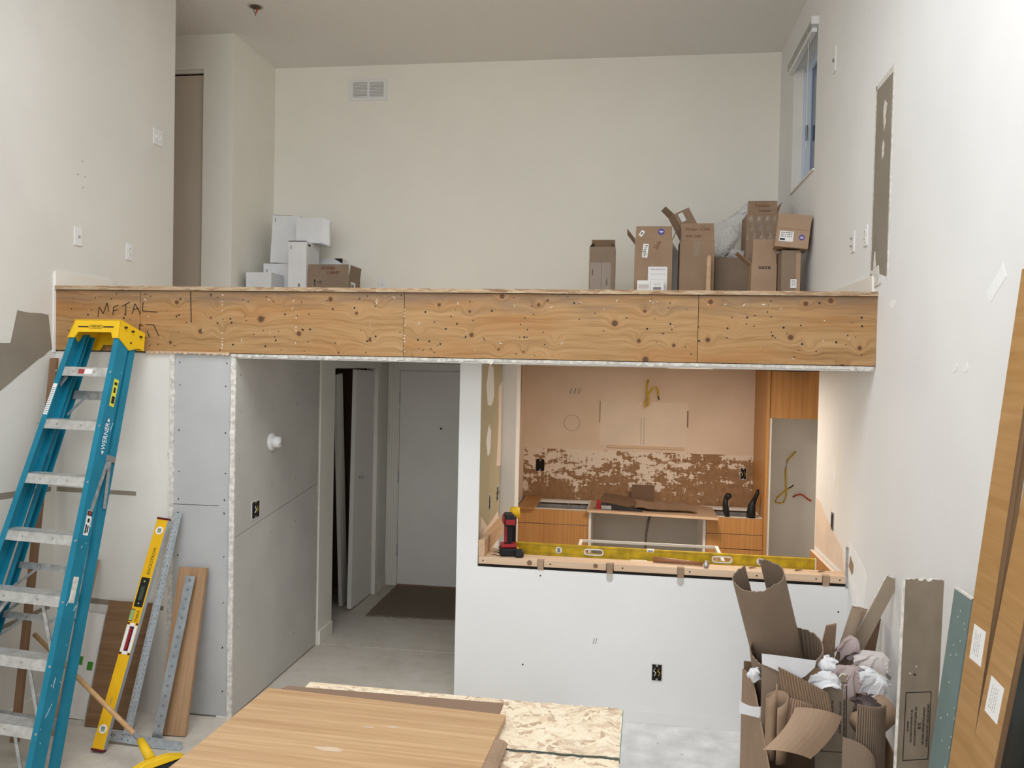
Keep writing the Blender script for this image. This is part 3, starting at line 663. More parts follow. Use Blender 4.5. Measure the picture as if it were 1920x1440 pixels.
# flat ceiling lamp over the kitchen, just under the lower ceiling
t = thing('ceiling_lamp', 'flat round lamp under the kitchen ceiling', 'lamp', (.42, 5.95, ZU-.0005))
B().tube([(0, 0, 0), (0, 0, -.001)], .17, 28).out('housing', PLATE, t)
gm, gn, gb = newmat('lamp_diffuser'); gb.inputs['Emission Color'].default_value = (1, .84, .66, 1); gb.inputs['Emission Strength'].default_value = 3.
B().tube([(0, 0, -.001), (0, 0, -.0016)], .16, 28).out('diffuser', gm, t)
l = bpy.data.lights.new('kitchen_lamp_light', 'AREA'); l.shape = 'DISK'; l.size = .32; l.energy = 28; l.color = (1, .84, .68)
lo_ = bpy.data.objects.new('kitchen_lamp_light', l); COL.objects.link(lo_); lo_.location = (.42, 5.95, ZU-.004)
# door mat
t = thing('door_mat', 'brown rectangular door mat before the entry door', 'mat', frame((-1.62, 6.98, 0), (1, .03, 0), (0, 0, 1)))
B().poly(jag((-.52, -.44), (.60, -.42), 30, .006, rnd)+jag((.60, -.42), (.60, .46), 18, .004, rnd)+jag((.60, .46), (-.50, .46), 26, .004, rnd)+jag((-.50, .46), (-.52, -.44), 18, .004, rnd), 'Z', 0, .012).out('pile', RUG, t)
# pale skim on the slab before the half wall
fo = bpy.data.objects['floor']
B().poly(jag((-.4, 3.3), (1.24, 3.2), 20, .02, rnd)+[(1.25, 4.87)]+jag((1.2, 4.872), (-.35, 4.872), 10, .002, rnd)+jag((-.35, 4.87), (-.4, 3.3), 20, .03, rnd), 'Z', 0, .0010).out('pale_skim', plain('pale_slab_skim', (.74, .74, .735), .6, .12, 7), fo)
B().box(XG+.01, -1.03, 5.81, 5.816, 0, .0012).out('floor_joint', CHALK, fo)
# ------------------------------------------------------------------ kitchen cabinets
def drawer_cabinet(name, label, x0, x1, seams, y0=6.93, y1=7.53, zt=.885):
    t = thing(name, label, 'cabinet', ((x0+x1)/2, y0, 0)); ox, oy = (x0+x1)/2, y0
    w = (x1-x0)/2
    B().box(-w, -w+.018, .022, y1-y0, .0, zt).box(w-.018, w, .022, y1-y0, .0, zt).box(-w+.018, w-.018, y1-y0-.018, y1-y0, .0, zt-.08).box(-w+.018, w-.018, .04, y1-y0-.018, .1, .118).out('body', MELA, t)
    B().box(-w+.018, w-.018, .022, .09, zt-.02, zt).box(-w+.018, w-.018, y1-y0-.10, y1-y0-.02, zt-.02, zt).out('stretcher', MELA, t)
    zs = [zt]+seams
    for a, c in zip(zs[:-1], zs[1:]): B().box(-w+.0015, w-.0015, 0, .02, c+.003, a-(.003 if a < zt else 0)).out('drawer_front', CABV, t, bev=.001)
    B().box(-w+.018, w-.018, .05, y1-y0-.12, zt-.16, zt-.15).out('drawer_box', MELA, t)
    B().box(-w+.03, w-.03, y1-y0-.13, y1-y0-.12, zt-.15, zt-.03).out('drawer_rail', STEEL, t)
    return t
c1 = drawer_cabinet('drawer_cabinet', 'oak drawer cabinet without worktop beside the olive wall', -.925, -.322, [.765, .49, .12])
c2 = drawer_cabinet('drawer_cabinet', 'oak drawer cabinet with two clamps on it beside the tall cabinet', .655, 1.108, [.752, .63, .40, .12])
t = thing('oak_board', 'oak filler board lying on top of the drawer cabinet', 'board', (-.846, 7.2, .8852))
B().box(-.078, .068, -.30, .33, 0, .022).out('board', CABX, t, bev=.001)
t = thing('sink_cabinet', 'open white sink cabinet between the drawer cabinets', 'cabinet', (.166, 6.93, 0))
B().box(-.485, -.463, .0, .60, 0, .882).out('side', MELA, t); B().box(.463, .485, 0, .60, 0, .882).out('side', MELA, t)
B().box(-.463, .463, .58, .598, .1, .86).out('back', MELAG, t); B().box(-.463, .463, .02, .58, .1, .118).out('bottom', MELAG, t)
t = thing('counter_board', 'unfinished particle board laid over the sink cabinet as a worktop', 'board', (.2, 6.87, .8855))
B().poly([(-.53, 0.02), (.535, -.08), (.535, .42), (.42, .50), (-.50, .56)], 'Z', 0, .022).out('board', CARD2, t)
B().poly([(-.53, .018), (.535, -.082), (.535, -.076), (-.53, .024)], 'Z', .001, .020).out('pale_edge', PINE, t)
t = thing('water_hose', 'grey flexible hose hanging down inside the open sink cabinet', 'hose', (.19, 7.2, .87))
B().tube([(0.02, -.02, 0), (-.005, -.06, -.08), (-.02, -.08, -.18), (-.025, -.08, -.3), (-.02, -.05, -.48), (.0, .05, -.70), (.0, .1, -.745)], .011, 8).out('hose', HOSE, t, True)
# tall cabinet side and the cupboard over the fridge niche
t = thing('fridge_cabinet', 'tall oak fridge surround with cupboard reaching the kitchen ceiling', 'cabinet', (1.13, 6.90, 0))
B().box(-.022, 0.004, 0, .645, 0, 2.108).out('side_panel', CABV, t)
B().box(.004, .024, .012, .645, 0, 1.72).out('white_liner', MELA, t)
B().box(.012, .56, .03, .645, 1.74, 2.108).out('cupboard_body', MELA, t)
B().box(.010, .56, .008, .028, 1.722, 2.105).out('cupboard_door', CABV, t, bev=.001)
B().box(.024, .56, .625, .645, .0, 1.74).out('back_panel', MELA, t)
t = thing('oak_offcut', 'low oak board standing in front of the fridge niche', 'board', (1.32, 6.80, 0))
B().box(-.205, .30, -.01, .01, 0, .42).out('board', CABV, t, bev=.001)
t = thing('yellow_cable', 'yellow electrical cable looping out of the niche back', 'cable', (1.461, 7.525, 1.395))
B().tube([(.004, 0, .002), (-.03, -.03, -.03), (-.075, -.06, -.07), (-.09, -.07, -.15), (-.085, -.07, -.28), (-.08, -.07, -.38), (-.10, -.07, -.44), (-.135, -.06, -.452), (-.17, -.06, -.44), (-.15, -.06, -.40), (-.10, -.065, -.35), (-.06, -.07, -.315)], .0075, 8).out('sheath', COPPER, t, True)
B().tube([(-.062, -.07, -.317), (-.04, -.072, -.305), (-.02, -.075, -.285)], .005, 6).out('bare_end', INK, t, True)
t = thing('red_cable', 'short red cable poking out of the niche back', 'cable', (1.455, 7.525, .995))
B().tube([(0, 0, 0), (.02, -.03, .02), (.05, -.05, .034), (.08, -.05, .022), (.115, -.05, -.008), (.145, -.05, -.02)], .0075, 8).out('sheath', REDW, t, True)
t = thing('yellow_cable', 'yellow electrical cable looping from the bare kitchen wall near the ceiling', 'cable', (.165, YK-.002, 1.99))
B().tube([(0, 0, .01), (-.012, -.03, -.03), (-.01, -.05, -.10), (.005, -.06, -.16), (.002, -.06, -.215), (-.02, -.06, -.235), (-.028, -.06, -.20), (0.0, -.06, -.12), (.04, -.06, -.06), (.07, -.06, -.048), (.088, -.06, -.075), (.09, -.06, -.13)], .008, 8).out('sheath', COPPER, t, True)
B().tube([(.09, -.06, -.128), (.094, -.06, -.15), (.10, -.06, -.165)], .005, 6).out('bare_end', INK, t, True)
# lighter rectangle and ledge left by the old range hood
kb_ = bpy.data.objects['wall_kitchen_back']
B().box(-.265, .523, YK-.0015, YK, 1.40, 1.80).out('hood_ghost', plain('primer_patch', (.76, .635, .52), .7, .04, 3), kb_)
B().box(-.19, .50, YK-.012, YK-.0005, 1.375, 1.395).out('wood_ledge', PINE, kb_)
B().box(-.268, -.262, YK-.004, YK-.001, 1.60, 1.80).out('adhesive_streak', TRIMB, kb_)
B().box(.518, .53, YK-.004, YK-.001, 1.58, 1.73).out('adhesive_streak', TRIMB, kb_)
strokes([[(0, 0), (0, 1)], [(.3, 0), (.3, 1)]], lambda x, y: (.11+x*.09, YK-.002, 1.41+y*.25), .003, INKG, kb_, 'pencil_line')
strokes([[(math.cos(a/12*6.2832)*.075, math.sin(a/12*6.2832)*.075) for a in range(13)]], lambda x, y: (-.52+x, YK-.002, 1.59+y), .0025, INKG, kb_, 'pencil_line')
strokes([[(0, 0), (.02, .05), (.01, 0)], [(.04, .0), (.06, .05), (.05, .0)], [(.08, 0), (.09, .05), (.11, .04), (.08, 0)]], lambda x, y: (-.55+x, YK-.002, 1.86+y), .003, INKG, kb_, 'pencil_line')
# cardboard, tool and clamps on the counter
zc = .9078
t = thing('cardboard_sheet', 'folded brown cardboard lying on the particle board worktop', 'cardboard', (.0, 7.0, zc))
B().prism([(-.26, .05, .012), (.16, -.06, .002), (.40, .28, .006), (-.2, .40, .07)], (0, 0, .004)).out('sheet', KRAFT, t)
t = thing('cardboard_tent', 'dark crumpled cardboard rolled on the worktop near the clamps', 'cardboard', (.31, 6.90, zc+.016))
B().sheet(lambda u, v: (-.25+.5*u+.02*math.sin(v*9), .02+.12*v+.01*math.sin(u*11), .07*math.sin(math.pi*(.05+.95*v))*(1-.25*u)+.006*math.sin(u*17)+.001), 14, 8, .003).out('sheet', KRAFT, t)
t = thing('cardboard_flap', 'upright cardboard piece leaning on the torn kitchen wall', 'cardboard', frame((.14, 7.40, zc), (1, 0, 0), (0, .12, 1)))
B().box(-.10, .10, 0, .005, 0, .155).out('sheet', KRAFT, t)
t = thing('pry_bar', 'black handled pry tool with red tip on the worktop', 'tool', (-.17, 6.93, zc))
B().prism([(-.05, .0, 0), (.30, -.04, 0), (.30, -.03, .012), (.0, .03, .05), (-.05, .03, .05)], (0, .03, 0)).out('handle', BLACK, t)
B().box(-.045, .04, -.006, .002, .004, .035).out('label', GALV, t); B().box(-.085, -.05, .0, .03, 0, .075).out('tip', RED, t)
for k, (x, y, lab) in enumerate(((.83, 7.02, 'black clamp standing on the drawer cabinet next to the worktop board'), (1.02, 7.03, 'black slanted clamp standing on the drawer cabinet by the tall oak panel'))):
    t = thing('bar_clamp', lab, 'clamp', frame((x, y-.03, .8855), (1, 0, 0), (0, 0, 1) if k == 0 else (.28, .05, 1)))
    B().tube([(0, 0, 0), (-.012, 0, .05), (-.02, 0, .10), (-.014, 0, .16)], [.022, .026, .024, .02] if k == 0 else [.038, .036, .03, .018], 10).out('handle', BLACK, t, True)
    B().tube([(-.014, 0, .15), (.004, 0, .175), (.008, 0, .195)] if k == 0 else [(-.014, 0, .15), (-.008, 0, .20), (-.01, 0, .24)], [.02, .03, .018] if k == 0 else [.016, .018, .012], 10).out('jaw', BLACK, t, True)
    B().bar((0, .01, .0), (0, .01, .14), .02, .006, (0, 1, 0)).out('bar', STEEL, t)
# white metal peninsula frame behind the half wall
t = thing('peninsula_frame', 'thin white metal cabinet frame behind the half wall', 'frame', (.155, 5.42, 0))
B().box(-.475, .465, .285, .297, .885, .902).out('rail', MELA, t); B().box(-.475, .465, -.35, -.325, .885, .902).out('rail', STEEL, t)
B().box(-.475, -.455, -.325, .285, .885, .902).out('rail', MELA, t); B().box(.445, .465, -.325, .285, .885, .902).out('rail', MELA, t)
for x in (-.475, .453):
    for y in (-.34, .285): B().box(x, x+.012, y, y+.012, 0, .885).out('leg', MELA, t)
t = thing('oak_end_sheet', 'oak end panel standing against the white wall behind the half wall', 'panel', (1.238, 5.35, 0))
B().box(-.011, .011, -.345, .375, 0, .905).out('panel', CABV, t)
B().box(-.011, .011, -.345, .375, .9052, .909).out('pale_edge', SKIM, t)
# ------------------------------------------------------------------ sill lumber, shims and what lies on it
t = thing('sill_plate', 'pale pine board forming the sill on top of the half wall', 'lumber', (.183, YH+.06, .898))
for x0, x1 in ((-1.068, -.708), (-.668, -.297), (-.252, .119), (.158, .934), (.975, 1.066)):
    B().box(x0, x1, -.062, -.03, 0, .042).out('front_strip', PINE, t, bev=.002)
B().box(-1.068, 1.066, -.03, .06, 0, .042).out('board', PINE, t)
b = B()
for x in (-1.04, -.63, -.2, .19, .57, .9, 1.03): b.cyl((x, -.055, .02), (x, -.0625, .02), .005, 7)
b.out('screw_heads', INK, t)['kind'] = 'stuff'
B().cyl((-.755, -.058, .021), (-.755, -.0626, .021), .016, 12).cyl((-.36, -.058, .024), (-.36, -.0626, .024), .014, 12).out('knot', TRIMB, t)
for k, (x, lab) in enumerate(((-.505, 'brown wooden shim in the sill nearest the cordless drill'), (-.092, 'brown wooden shim above the first grey tab in the sill'), (.321, 'brown wooden shim above the second grey tab in the sill'), (1.138, 'orange wooden shim at the wall end of the sill'))):
    q = thing('wood_shim', lab, 'shim', (x, YH, .880), 'wooden shims wedged in the sill')
    B().box(-.018, .018, -.004, .028, .0, .058).out('block', CARD2 if k in (0, 3) else CARD, q)
    if k in (1, 2): B().poly([(-.019, .0), (-.019, -.03), (-.012, -.043), (0, -.048), (.012, -.043), (.019, -.03), (.019, 0)], 'Y', -.003, .0025).out('grey_tab', MELAG, q)
t = thing('side_lumber', 'short pine block laid front to back at the olive wall end of the sill', 'lumber', (-.865, YH-.002, .9402))
B().box(-.022, .018, 0, .74, 0, .10).out('board', PINEY, t, bev=.002)
t = thing('wood_scraps', 'splintered wood scraps heaped behind the drill', 'scraps', (-.80, 4.93, .9402))
for k in range(9):
    a = rnd.uniform(0, 3.1); x, y = rnd.uniform(-.03, .05), rnd.uniform(-.02, .05)
    B().bar((x-.025*math.cos(a), y-.02*math.sin(a), .005+.004*k), (x+.025*math.cos(a), y+.02*math.sin(a), .007+.005*k), .014, .006).out('splinter', PINE if k % 3 else CARD2, t)
# long yellow level
t = thing('long_level', 'long worn yellow box level lying on edge behind the sill', 'spirit level', frame((.215, 5.155, .905), (1, -.02, -.008), (0, 0, 1)))
b = B(); L2, H0, H1 = .915, 0, .072
def framehole(b, holes, x0, x1, z0, z1, y0, y1):
    """plate in XZ with square-cut slots"""
    xs = sorted(holes); cur = x0
    for (a, c, zl, zh) in xs:
        b.box(cur, a, y0, y1, z0, z1); b.box(a, c, y0, y1, z0, zl); b.box(a, c, y0, y1, zh, z1); cur = c
    b.box(cur, x1, y0, y1, z0, z1)
hl = [(-.47, -.36, .024, .050), (.315, .425, .024, .050)]
framehole(b, hl, -L2, L2, 0, .072, -.013, .013)
b.out('body', YELD, t)
def ring(b, cx, cz, hw, hh, th, y0, y1, n=8):
    outp, inp = [], []
    for (sgn, a0) in ((1, -math.pi/2), (-1, math.pi/2)):
        for k in range(n+1):
            a = a0+math.pi*k/n
            outp.append((cx+sgn*(hw-hh)+hh*math.cos(a), cz+hh*math.sin(a))); inp.append((cx+sgn*(hw-hh)+(hh-th)*math.cos(a), cz+(hh-th)*math.sin(a)))
    N = len(outp); o = len(b.v)
    for y in (y0, y1):
        for p in outp: b.v.append((p[0], y, p[1]))
        for p in inp: b.v.append((p[0], y, p[1]))
    for i in range(N):
        j = (i+1) % N
        b.f += [(o+i, o+j, o+N+j, o+N+i), (o+2*N+i, o+3*N+i, o+3*N+j, o+2*N+j), (o+i, o+2*N+i, o+2*N+j, o+j), (o+N+i, o+N+j, o+3*N+j, o+3*N+i)]
for cx in (-.415, .370): b = B(); ring(b, cx, .037, .062, .021, .007, -.0155, .0155); b.out('hand_hole_rim', PLATE, t)
for cx in (-.635, .595):
    v_ = B().cyl((cx, -.0155, .038), (cx, .0155, .038), .021, 20).out('vial_ring', PLATE, t)
    B().box(cx-.009, cx+.009, -.0165, -.015, .024, .052).out('vial', INKG, v_)
v_ = B().box(-.085, -.042, -.0145, .0145, .058, .073).out('vial_ring', PLATE, t)
B().box(-.078, -.049, -.0155, -.014, .061, .068).out('vial', INKG, v_)
for z in (.014, .060): B().box(-L2, L2, -.0136, -.0128, z, z+.0015).out('groove', CARDD, t)
B().box(L2, L2+.006, -.0135, .0135, 0, .072).out('end_cap', PLATE, t)
# hammer
t = thing('hammer', 'claw hammer with a reddish wooden handle lying on the sill', 'hammer', frame((.165, 4.985, .9405), (1, -.13, 0), (0, 0, 1)))
B().tube([(0, 0, .016), (.08, 0, .016), (.2, 0, .014), (.29, 0, .013)], [.016, .015, .012, .011], 10).out('handle', HAMMERW, t, True)
B().tube([(.31, -.05, .014), (.31, -.03, .014), (.31, -.028, .016), (.31, .02, .018), (.315, .05, .014), (.325, .085, .008)], [.014, .014, .010, .013, .009, .003], 10).out('head', GALV, t, True)
t = thing('steel_rod', 'thin steel bar clamp lying behind the sill', 'bar', (-.27, 5.055, .9022))
B().bar((-.02, 0, .006), (.42, 0, .006), .012, .010).out('bar', STEEL, t); B().box(.30, .40, -.012, .012, .011, .026).out('slide', PLATE, t); B().box(-.03, .02, -.01, .01, .011, .02).out('stop', PLATE, t)
t = thing('bent_nails', 'few bent nails and a clip on the wall end of the sill', 'nails', (.9, 4.95, .9402))
for k in range(4): B().bar((-.18+.13*k, 0, .004), (-.14+.13*k, .015, .009), .008, .006).out('nail', CARDD, t)
# cordless drill
t = thing('cordless_drill', 'black and red cordless drill standing on its battery on the sill', 'drill', frame((-.715, 4.955, .9402), (1, .25, 0), (0, 0, 1)))
b = B().box(-.055, .055, -.05, .055, 0, .055).out('battery', BLACK, t, bev=.012)
B().box(-.048, .048, -.052, .04, .055, .075).out('foot', RED, t, bev=.006)
B().hexa([(-.024, -.02, .07), (.02, -.02, .07), (.02, .03, .07), (-.024, .03, .07)], [(-.026, -.025, .20), (.024, -.025, .20), (.024, .035, .20), (-.026, .035, .20)]).out('grip', BLACK, t, bev=.004)
B().box(-.027, -.012, -.028, -.02, .085, .19).out('grip_stripe', RED, t)
B().hexa([(-.035, -.09, .19), (.038, -.09, .19), (.036, .07, .195), (-.033, .07, .195)], [(-.03, -.085, .262), (.035, -.085, .262), (.03, .07, .255), (-.028, .07, .255)]).out('motor_housing', BLACK, t, bev=.010)
B().box(-.04, -.032, -.07, .03, .205, .245).box(.034, .041, -.07, .03, .205, .245).out('side_panel', RED, t)
B().box(-.026, .03, -.094, -.088, .205, .235).out('rear_panel', RED, t)
B().tube([(0, .07, .225), (0, .10, .225), (0, .125, .225)], [.026, .022, .012], 14).out('chuck', GALV, t, True)
B().hexa([(.03, -.075, 0), (.088, -.085, 0), (.095, -.02, 0), (.035, -.01, 0)], [(.034, -.07, .046), (.084, -.078, .046), (.09, -.025, .046), (.038, -.015, .046)]).out('spare_bit_case', BLACK, t, bev=.010)
t = thing('tape_measure', 'yellow and black tool standing behind the cordless drill', 'tool', frame((-.72, 5.11, .9055), (1, .1, 0), (0, 0, 1)))
B().box(-.05, .05, -.02, .03, 0, .05).out('base', YEL, t, bev=.006)
B().box(-.03, .03, -.015, .03, .05, .24).out('body', BLACK, t, bev=.008)
B().tube([(0.02, .02, .235), (.02, .02, .30)], [.035, .03], 16).out('cap', YEL, t, True)
t['label'] = 'yellow and black cordless tool standing behind the red drill'; t['category'] = 'tool'; t.name = 'cordless_tool'
B().box(-1.06, -.80, .06, .36, -.01, .0065).out('wide_end', PINE, bpy.data.objects['sill_plate'])
# ------------------------------------------------------------------ step ladder (folded, leaning on the beam)
LT, LF = V((-2.9764, 4.2527, 2.3095)), V((-3.0723, 3.4476, 0))
lad = thing('step_ladder', 'tall teal fibreglass step ladder with yellow top, folded and leaning on the beam', 'ladder', frame(LF, (.99377, -.11143, 0), LT-LF))
LL = (LT-LF).length
def hw_(z): return .155+.069*(LL-z)             # half width at height z along the rail
def rail(side, y0, y1, z0, z1, th, fl, mt, name, w_off=0., splay=0.):
    b = B(); n = 1
    def ring(z, pts):
        w = hw_(z)+w_off; dy = splay*(LL-z)
        return [V((side*(w+px), py+dy, z)) for px, py in pts]
    prof = [(th, y0), (th, y1), (-fl, y1), (-fl, y1-.004), (0, y1-.004), (0, y0+.004), (-fl, y0+.004), (-fl, y0)]
    b.hexa(ring(z0, prof), ring(z1, prof)); return b.out(name, mt, lad)
for sd in (-1, 1):
    r_ = rail(sd, 0, .085, .035, LL-.06, .004, .030, TEAL, 'front_rail')
    rail(sd, .098, .145, .10, LL-.05, .004, .026, TEAL, 'rear_rail', -.004, .022)
    B().hexa([V((sd*(hw_(.0)-.03), -.004, .028)), V((sd*(hw_(0)+.008), -.004, .028)), V((sd*(hw_(0)+.008), .088, .058)), V((sd*(hw_(0)-.03), .088, .058))],
             [V((sd*(hw_(.06)-.03), -.004, .075)), V((sd*(hw_(.06)+.008), -.004, .075)), V((sd*(hw_(.06)+.008), .088, .095)), V((sd*(hw_(.06)-.03), .088, .095))]).out('foot_pad', BLACK, lad)
for i in range(1, 8):
    z = LL-.305*i; w = hw_(z)-.001; y0, y1 = .004, .084
    b = B()
    b.hexa([V((-w, y0, z-.027)), V((w, y0, z-.027)), V((w, y0+.003, z-.027)), V((-w, y0+.003, z-.027))], [V((-w, y0, z+.027)), V((w, y0, z+.027)), V((w, y0+.003, z+.027)), V((-w, y0+.003, z+.027))])
    b.hexa([V((-w, y0, z+.024)), V((w, y0, z+.024)), V((w, y1, z+.050)), V((-w, y1, z+.050))], [V((-w, y0, z+.027)), V((w, y0, z+.027)), V((w, y1, z+.053)), V((-w, y1, z+.053))])
    b.hexa([V((-w, y1-.003, z+.01)), V((w, y1-.003, z+.01)), V((w, y1, z+.01)), V((-w, y1, z+.01))], [V((-w, y1-.003, z+.052)), V((w, y1-.003, z+.052)), V((w, y1, z+.052)), V((-w, y1, z+.052))])
    st = b.out('step', ALU, lad)
    B().cyl((-w*.45, y0-.002, z), (-w*.45, y0, z), .006, 8).cyl((w*.35, y0-.002, z), (w*.35, y0, z), .006, 8).cyl((-w-.014, -.0025, z), (-w-.014, 0, z), .006, 8).cyl((w+.014-.02, -.0025, z), (w+.014-.02, 0, z), .006, 8).out('rivets', GALV, st)['kind'] = 'stuff'
    if i in (1, 5, 6, 7):
        l = .05 if i == 1 else .20
        for sd in (-1, 1):
            B().bar((sd*(w-l*.75), .03, z-.02), (sd*(w-.006), .03, z-.02-l*(1.1 if i == 1 else 1.25)), .018, .006, (0, 1, 0)).out('knee_brace', GALV, st)
            if i > 4: B().bar((sd*(w-l*.5), .07, z+.0), (sd*(w-.006), .07, z-.02-l*.8), .016, .005, (0, 1, 0)).out('knee_brace', GALV, st)
    if i == 1:
        B().box(-.045, -.004, y0-.0012, y0, z-.012, z+.014).out('warning_label', LABELR, st); B().box(-.004, .046, y0-.0012, y0, z-.014, z+.016).out('warning_label', WHT, st)
for z, hh in ((LL-.405, .05), (LL-1.36, .035), (LL-1.62, .035), (.34, .05), (.95, .04)):
    w = hw_(z)-.03; dy = .022*(LL-z)
    rb_ = B().box(-w, w, .118+dy, .123+dy, z-hh/2, z+hh/2).box(-w, w, .123+dy, .140+dy, z+hh/2-.004, z+hh/2).out('rear_bar', GALV, lad)
    B().bar((-w*.35, .115+dy, z), (-w, .115+dy, z-.12), .014, .004, (0, 1, 0)).out('diagonal_brace', GALV, rb_); B().bar((w*.45, .115+dy, z), (w, .115+dy, z-.13), .014, .004, (0, 1, 0)).out('diagonal_brace', GALV, rb_)
# top cap
cz = LL-.085
def capx(z): return hw_(z)+.012
cap = B()
cp = [(-capx(cz-.02), cz-.022), (-capx(cz)+.045, cz-.022), (-capx(cz)+.062, cz+.012), (capx(cz)-.062, cz+.012), (capx(cz)-.045, cz-.022), (capx(cz-.02), cz-.022), (capx(LL)-.012, LL), (-capx(LL)+.012, LL)]
cap.poly([(a, c) for a, c in cp], 'Y', -.008, .006)
cap.poly([(a, c) for a, c in cp], 'Y', .196, .006)
for sd in (-1, 1):
    xo, xi = sd*capx(cz), sd*(capx(LL)-.012)
    pts = [(-.008, cz-.022), (.09, cz-.06), (.16, cz-.02), (.202, cz-.02), (.202, LL), (-.008, LL)]
    lo = [V((xo if zz < cz+.01 else xi, yy, zz)) for yy, zz in pts]
    cap.hexa(lo, [p-V((sd*.006, 0, 0)) for p in lo])
cap.box(-capx(LL)+.012, capx(LL)-.012, -.008, .202, LL-.004, LL+.002)
tc_ = cap.out('top_cap', YEL, lad, bev=.0)
B().box(-.118, -.05, -.0095, -.007, LL-.046, LL-.038).box(.05, .118, -.0095, -.007, LL-.046, LL-.038).out('slot', INK, tc_)
b = B(); ring(b, 0, LL-.042, .045, .010, .002, -.0092, -.0075); b.out('logo_outline', INK, tc_)
text('WERNER', .015, INK, tc_, T(0, -.0085, LL-.042) @ FACE_Y, sx=1.1)
b = B()
for y, z in ((.03, LL-.03), (.09, LL-.03), (.16, LL-.035), (.09, LL-.10)): b.cyl((capx(LL-.04)-.012, y, z), (capx(cz)+.0015, y, z), .006, 8)
b.out('rivets', INK, tc_)['kind'] = 'stuff'
# stickers on the right rail web (facing out) and the left rail
def webm(s, y): z = LL-s; return frame((hw_(z)+.0042, y, z), (0, -1, 0), (-.069, 0, 1)) @ Matrix.Identity(4)
def websticker(s, y, w, h, mt, name='sticker'):
    z = LL-s; o = B().box(-w/2, w/2, -.0004, .0004, -h/2, h/2).out(name, mt, lad)
    o.matrix_basis = frame((hw_(z)+.0046, y, z), (0, 1, 0), (-.069, 0, 1)); return o
s1 = websticker(.41, .045, .036, .155, LABELY, 'capacity_sticker')
B().box(-.010, .012, -.0012, -.0004, -.06, -.02).box(-.008, .006, -.0012, -.0004, .0, .03).box(-.012, .010, -.0012, -.0004, .045, .06).out('print', INK, s1)
s2 = thing('logo_tmp', 'x', 'x'); del s2['label'], s2['category']; s2.name = 'logo_sticker'; s2.parent = lad
z = LL-.655; s2.matrix_basis = frame((hw_(z)+.0046, .045, z), (0, 1, 0), (-.069, 0, 1))
b = B(); pts = [(.024*math.cos(a*math.pi/14), .112*math.sin(a*math.pi/14)) for a in range(28)]
b.poly(pts, 'Y', -.0006, .001); b.out('oval', plain('logo_blue', (.03, .12, .24), .5, 0), s2)
b = B(); b.poly([(.021*math.cos(a*math.pi/14), .105*math.sin(a*math.pi/14)) for a in range(28)], 'Y', -.0010, .0006); ob = b.out('oval', TEAL, s2)
text('WERNER', .044, WHT, s2, T(0, -.0014, 0) @ FACE_Y @ R(math.radians(-90), 'Z') @ R(math.pi, 'Z'), sx=.85)
for sg in (-1, 1): B().poly([(-.010, sg*.082), (.010, sg*.082), (0, sg*.102)], 'Y', -.0016, .0006).out('arrow', WHT, s2)
s3 = websticker(1.12, .045, .034, .13, WHT, 'barcode_sticker')
B().box(-.016, .016, -.0012, -.0004, .036, .062).out('print', INK, s3); B().cyl((0, -.0016, .049), (0, -.001, .049), .010, 12).out('print', LABELR, s3)
B().box(-.012, -.002, -.0012, -.0004, -.055, -.01).box(.002, .010, -.0012, -.0004, -.05, -.015).box(-.006, .008, -.0012, -.0004, .002, .022).out('print', INK, s3)
o = B().box(-.013, .013, -.0006, .0004, -.09, .09).out('barcode_sticker', WHT, lad); z = LL-.47; o.matrix_basis = frame((-hw_(z)+.012, -.0005, z), (1, 0, 0), (.069, 0, 1))
b = B()
for k in range(14): b.box(-.009, .009, -.0012, -.0006, -.08+k*.011, -.077+k*.011)
b.out('print', INKG, o)
o = websticker(1.46, .042, .036, .13, CHALK, 'glue_residue')
b = B(); rr = random.Random(3)
for k in range(20):
    s = rr.uniform(.15, 2.2); y = rr.uniform(.006, .08); z = LL-s; l = rr.choice((.006, .01, .03, .05))
    m_ = frame((hw_(z)+.0044, y, z), (0, 1, 0), (-.069, 0, 1)) @ R(rr.uniform(-.4, .4), 'Y'); b.box(-.0011, .0011, -.0003, .0006, -l/2, l/2, m_)
o = b.out('paint_scratches', SKIMW, lad); o['kind'] = 'stuff'
# folded spreader on the outside of the right rails
zj, za = LL-.76, LL-1.06
B().bar((hw_(zj)+.008, .10, zj), (hw_(za)+.006, .05, za), .020, .004, (1, 0, 0)).bar((hw_(zj)+.012, .105, zj), (hw_(za)+.010, .135, za+.03), .020, .004, (1, 0, 0)).out('spreader', GALV, lad)
B().box(hw_(zj)-.004, hw_(zj)+.016, .085, .145, zj-.02, zj+.012).out('spreader_clip', INKG, lad)
B().bar((-hw_(zj)-.008, .10, zj), (-hw_(za)-.006, .05, za), .020, .004, (1, 0, 0)).out('spreader', GALV, lad)
# ------------------------------------------------------------------ leaning tools at the left
def leaner(name, label, cat, foot, top, xdir=(1, 0, 0)):
    f_, t_ = V(foot), V(top); o = thing(name, label, cat, frame(f_, xdir, t_-f_)); return o, (t_-f_).length
WFY = YB+.012                                        # face of the old wall under the beam
lev, L = leaner('electronic_level', 'bright yellow electronic level leaning upright on the wall beside the steel square', 'spirit level', (-2.752, 3.966, .012), (-2.659, 4.410, 1.175))
bw = .034
b = B(); framehole(b, [], -bw, bw, 0, L, -.013, .013)
b.v = []; b.f = []
hz = [(.335, .395)]
b.box(-bw, bw, -.013, .013, 0, L*.40).box(-bw, bw, -.013, .013, L*.515, L*.53).box(-bw+.024, bw, -.013, .013, L*.53, L*.585).box(-bw, bw, -.013, .013, L*.585, L).box(-bw, -.020, -.013, .013, L*.40, L*.515).box(.020, bw, -.013, .013, L*.40, L*.515)
b.out('body', YELP, lev)
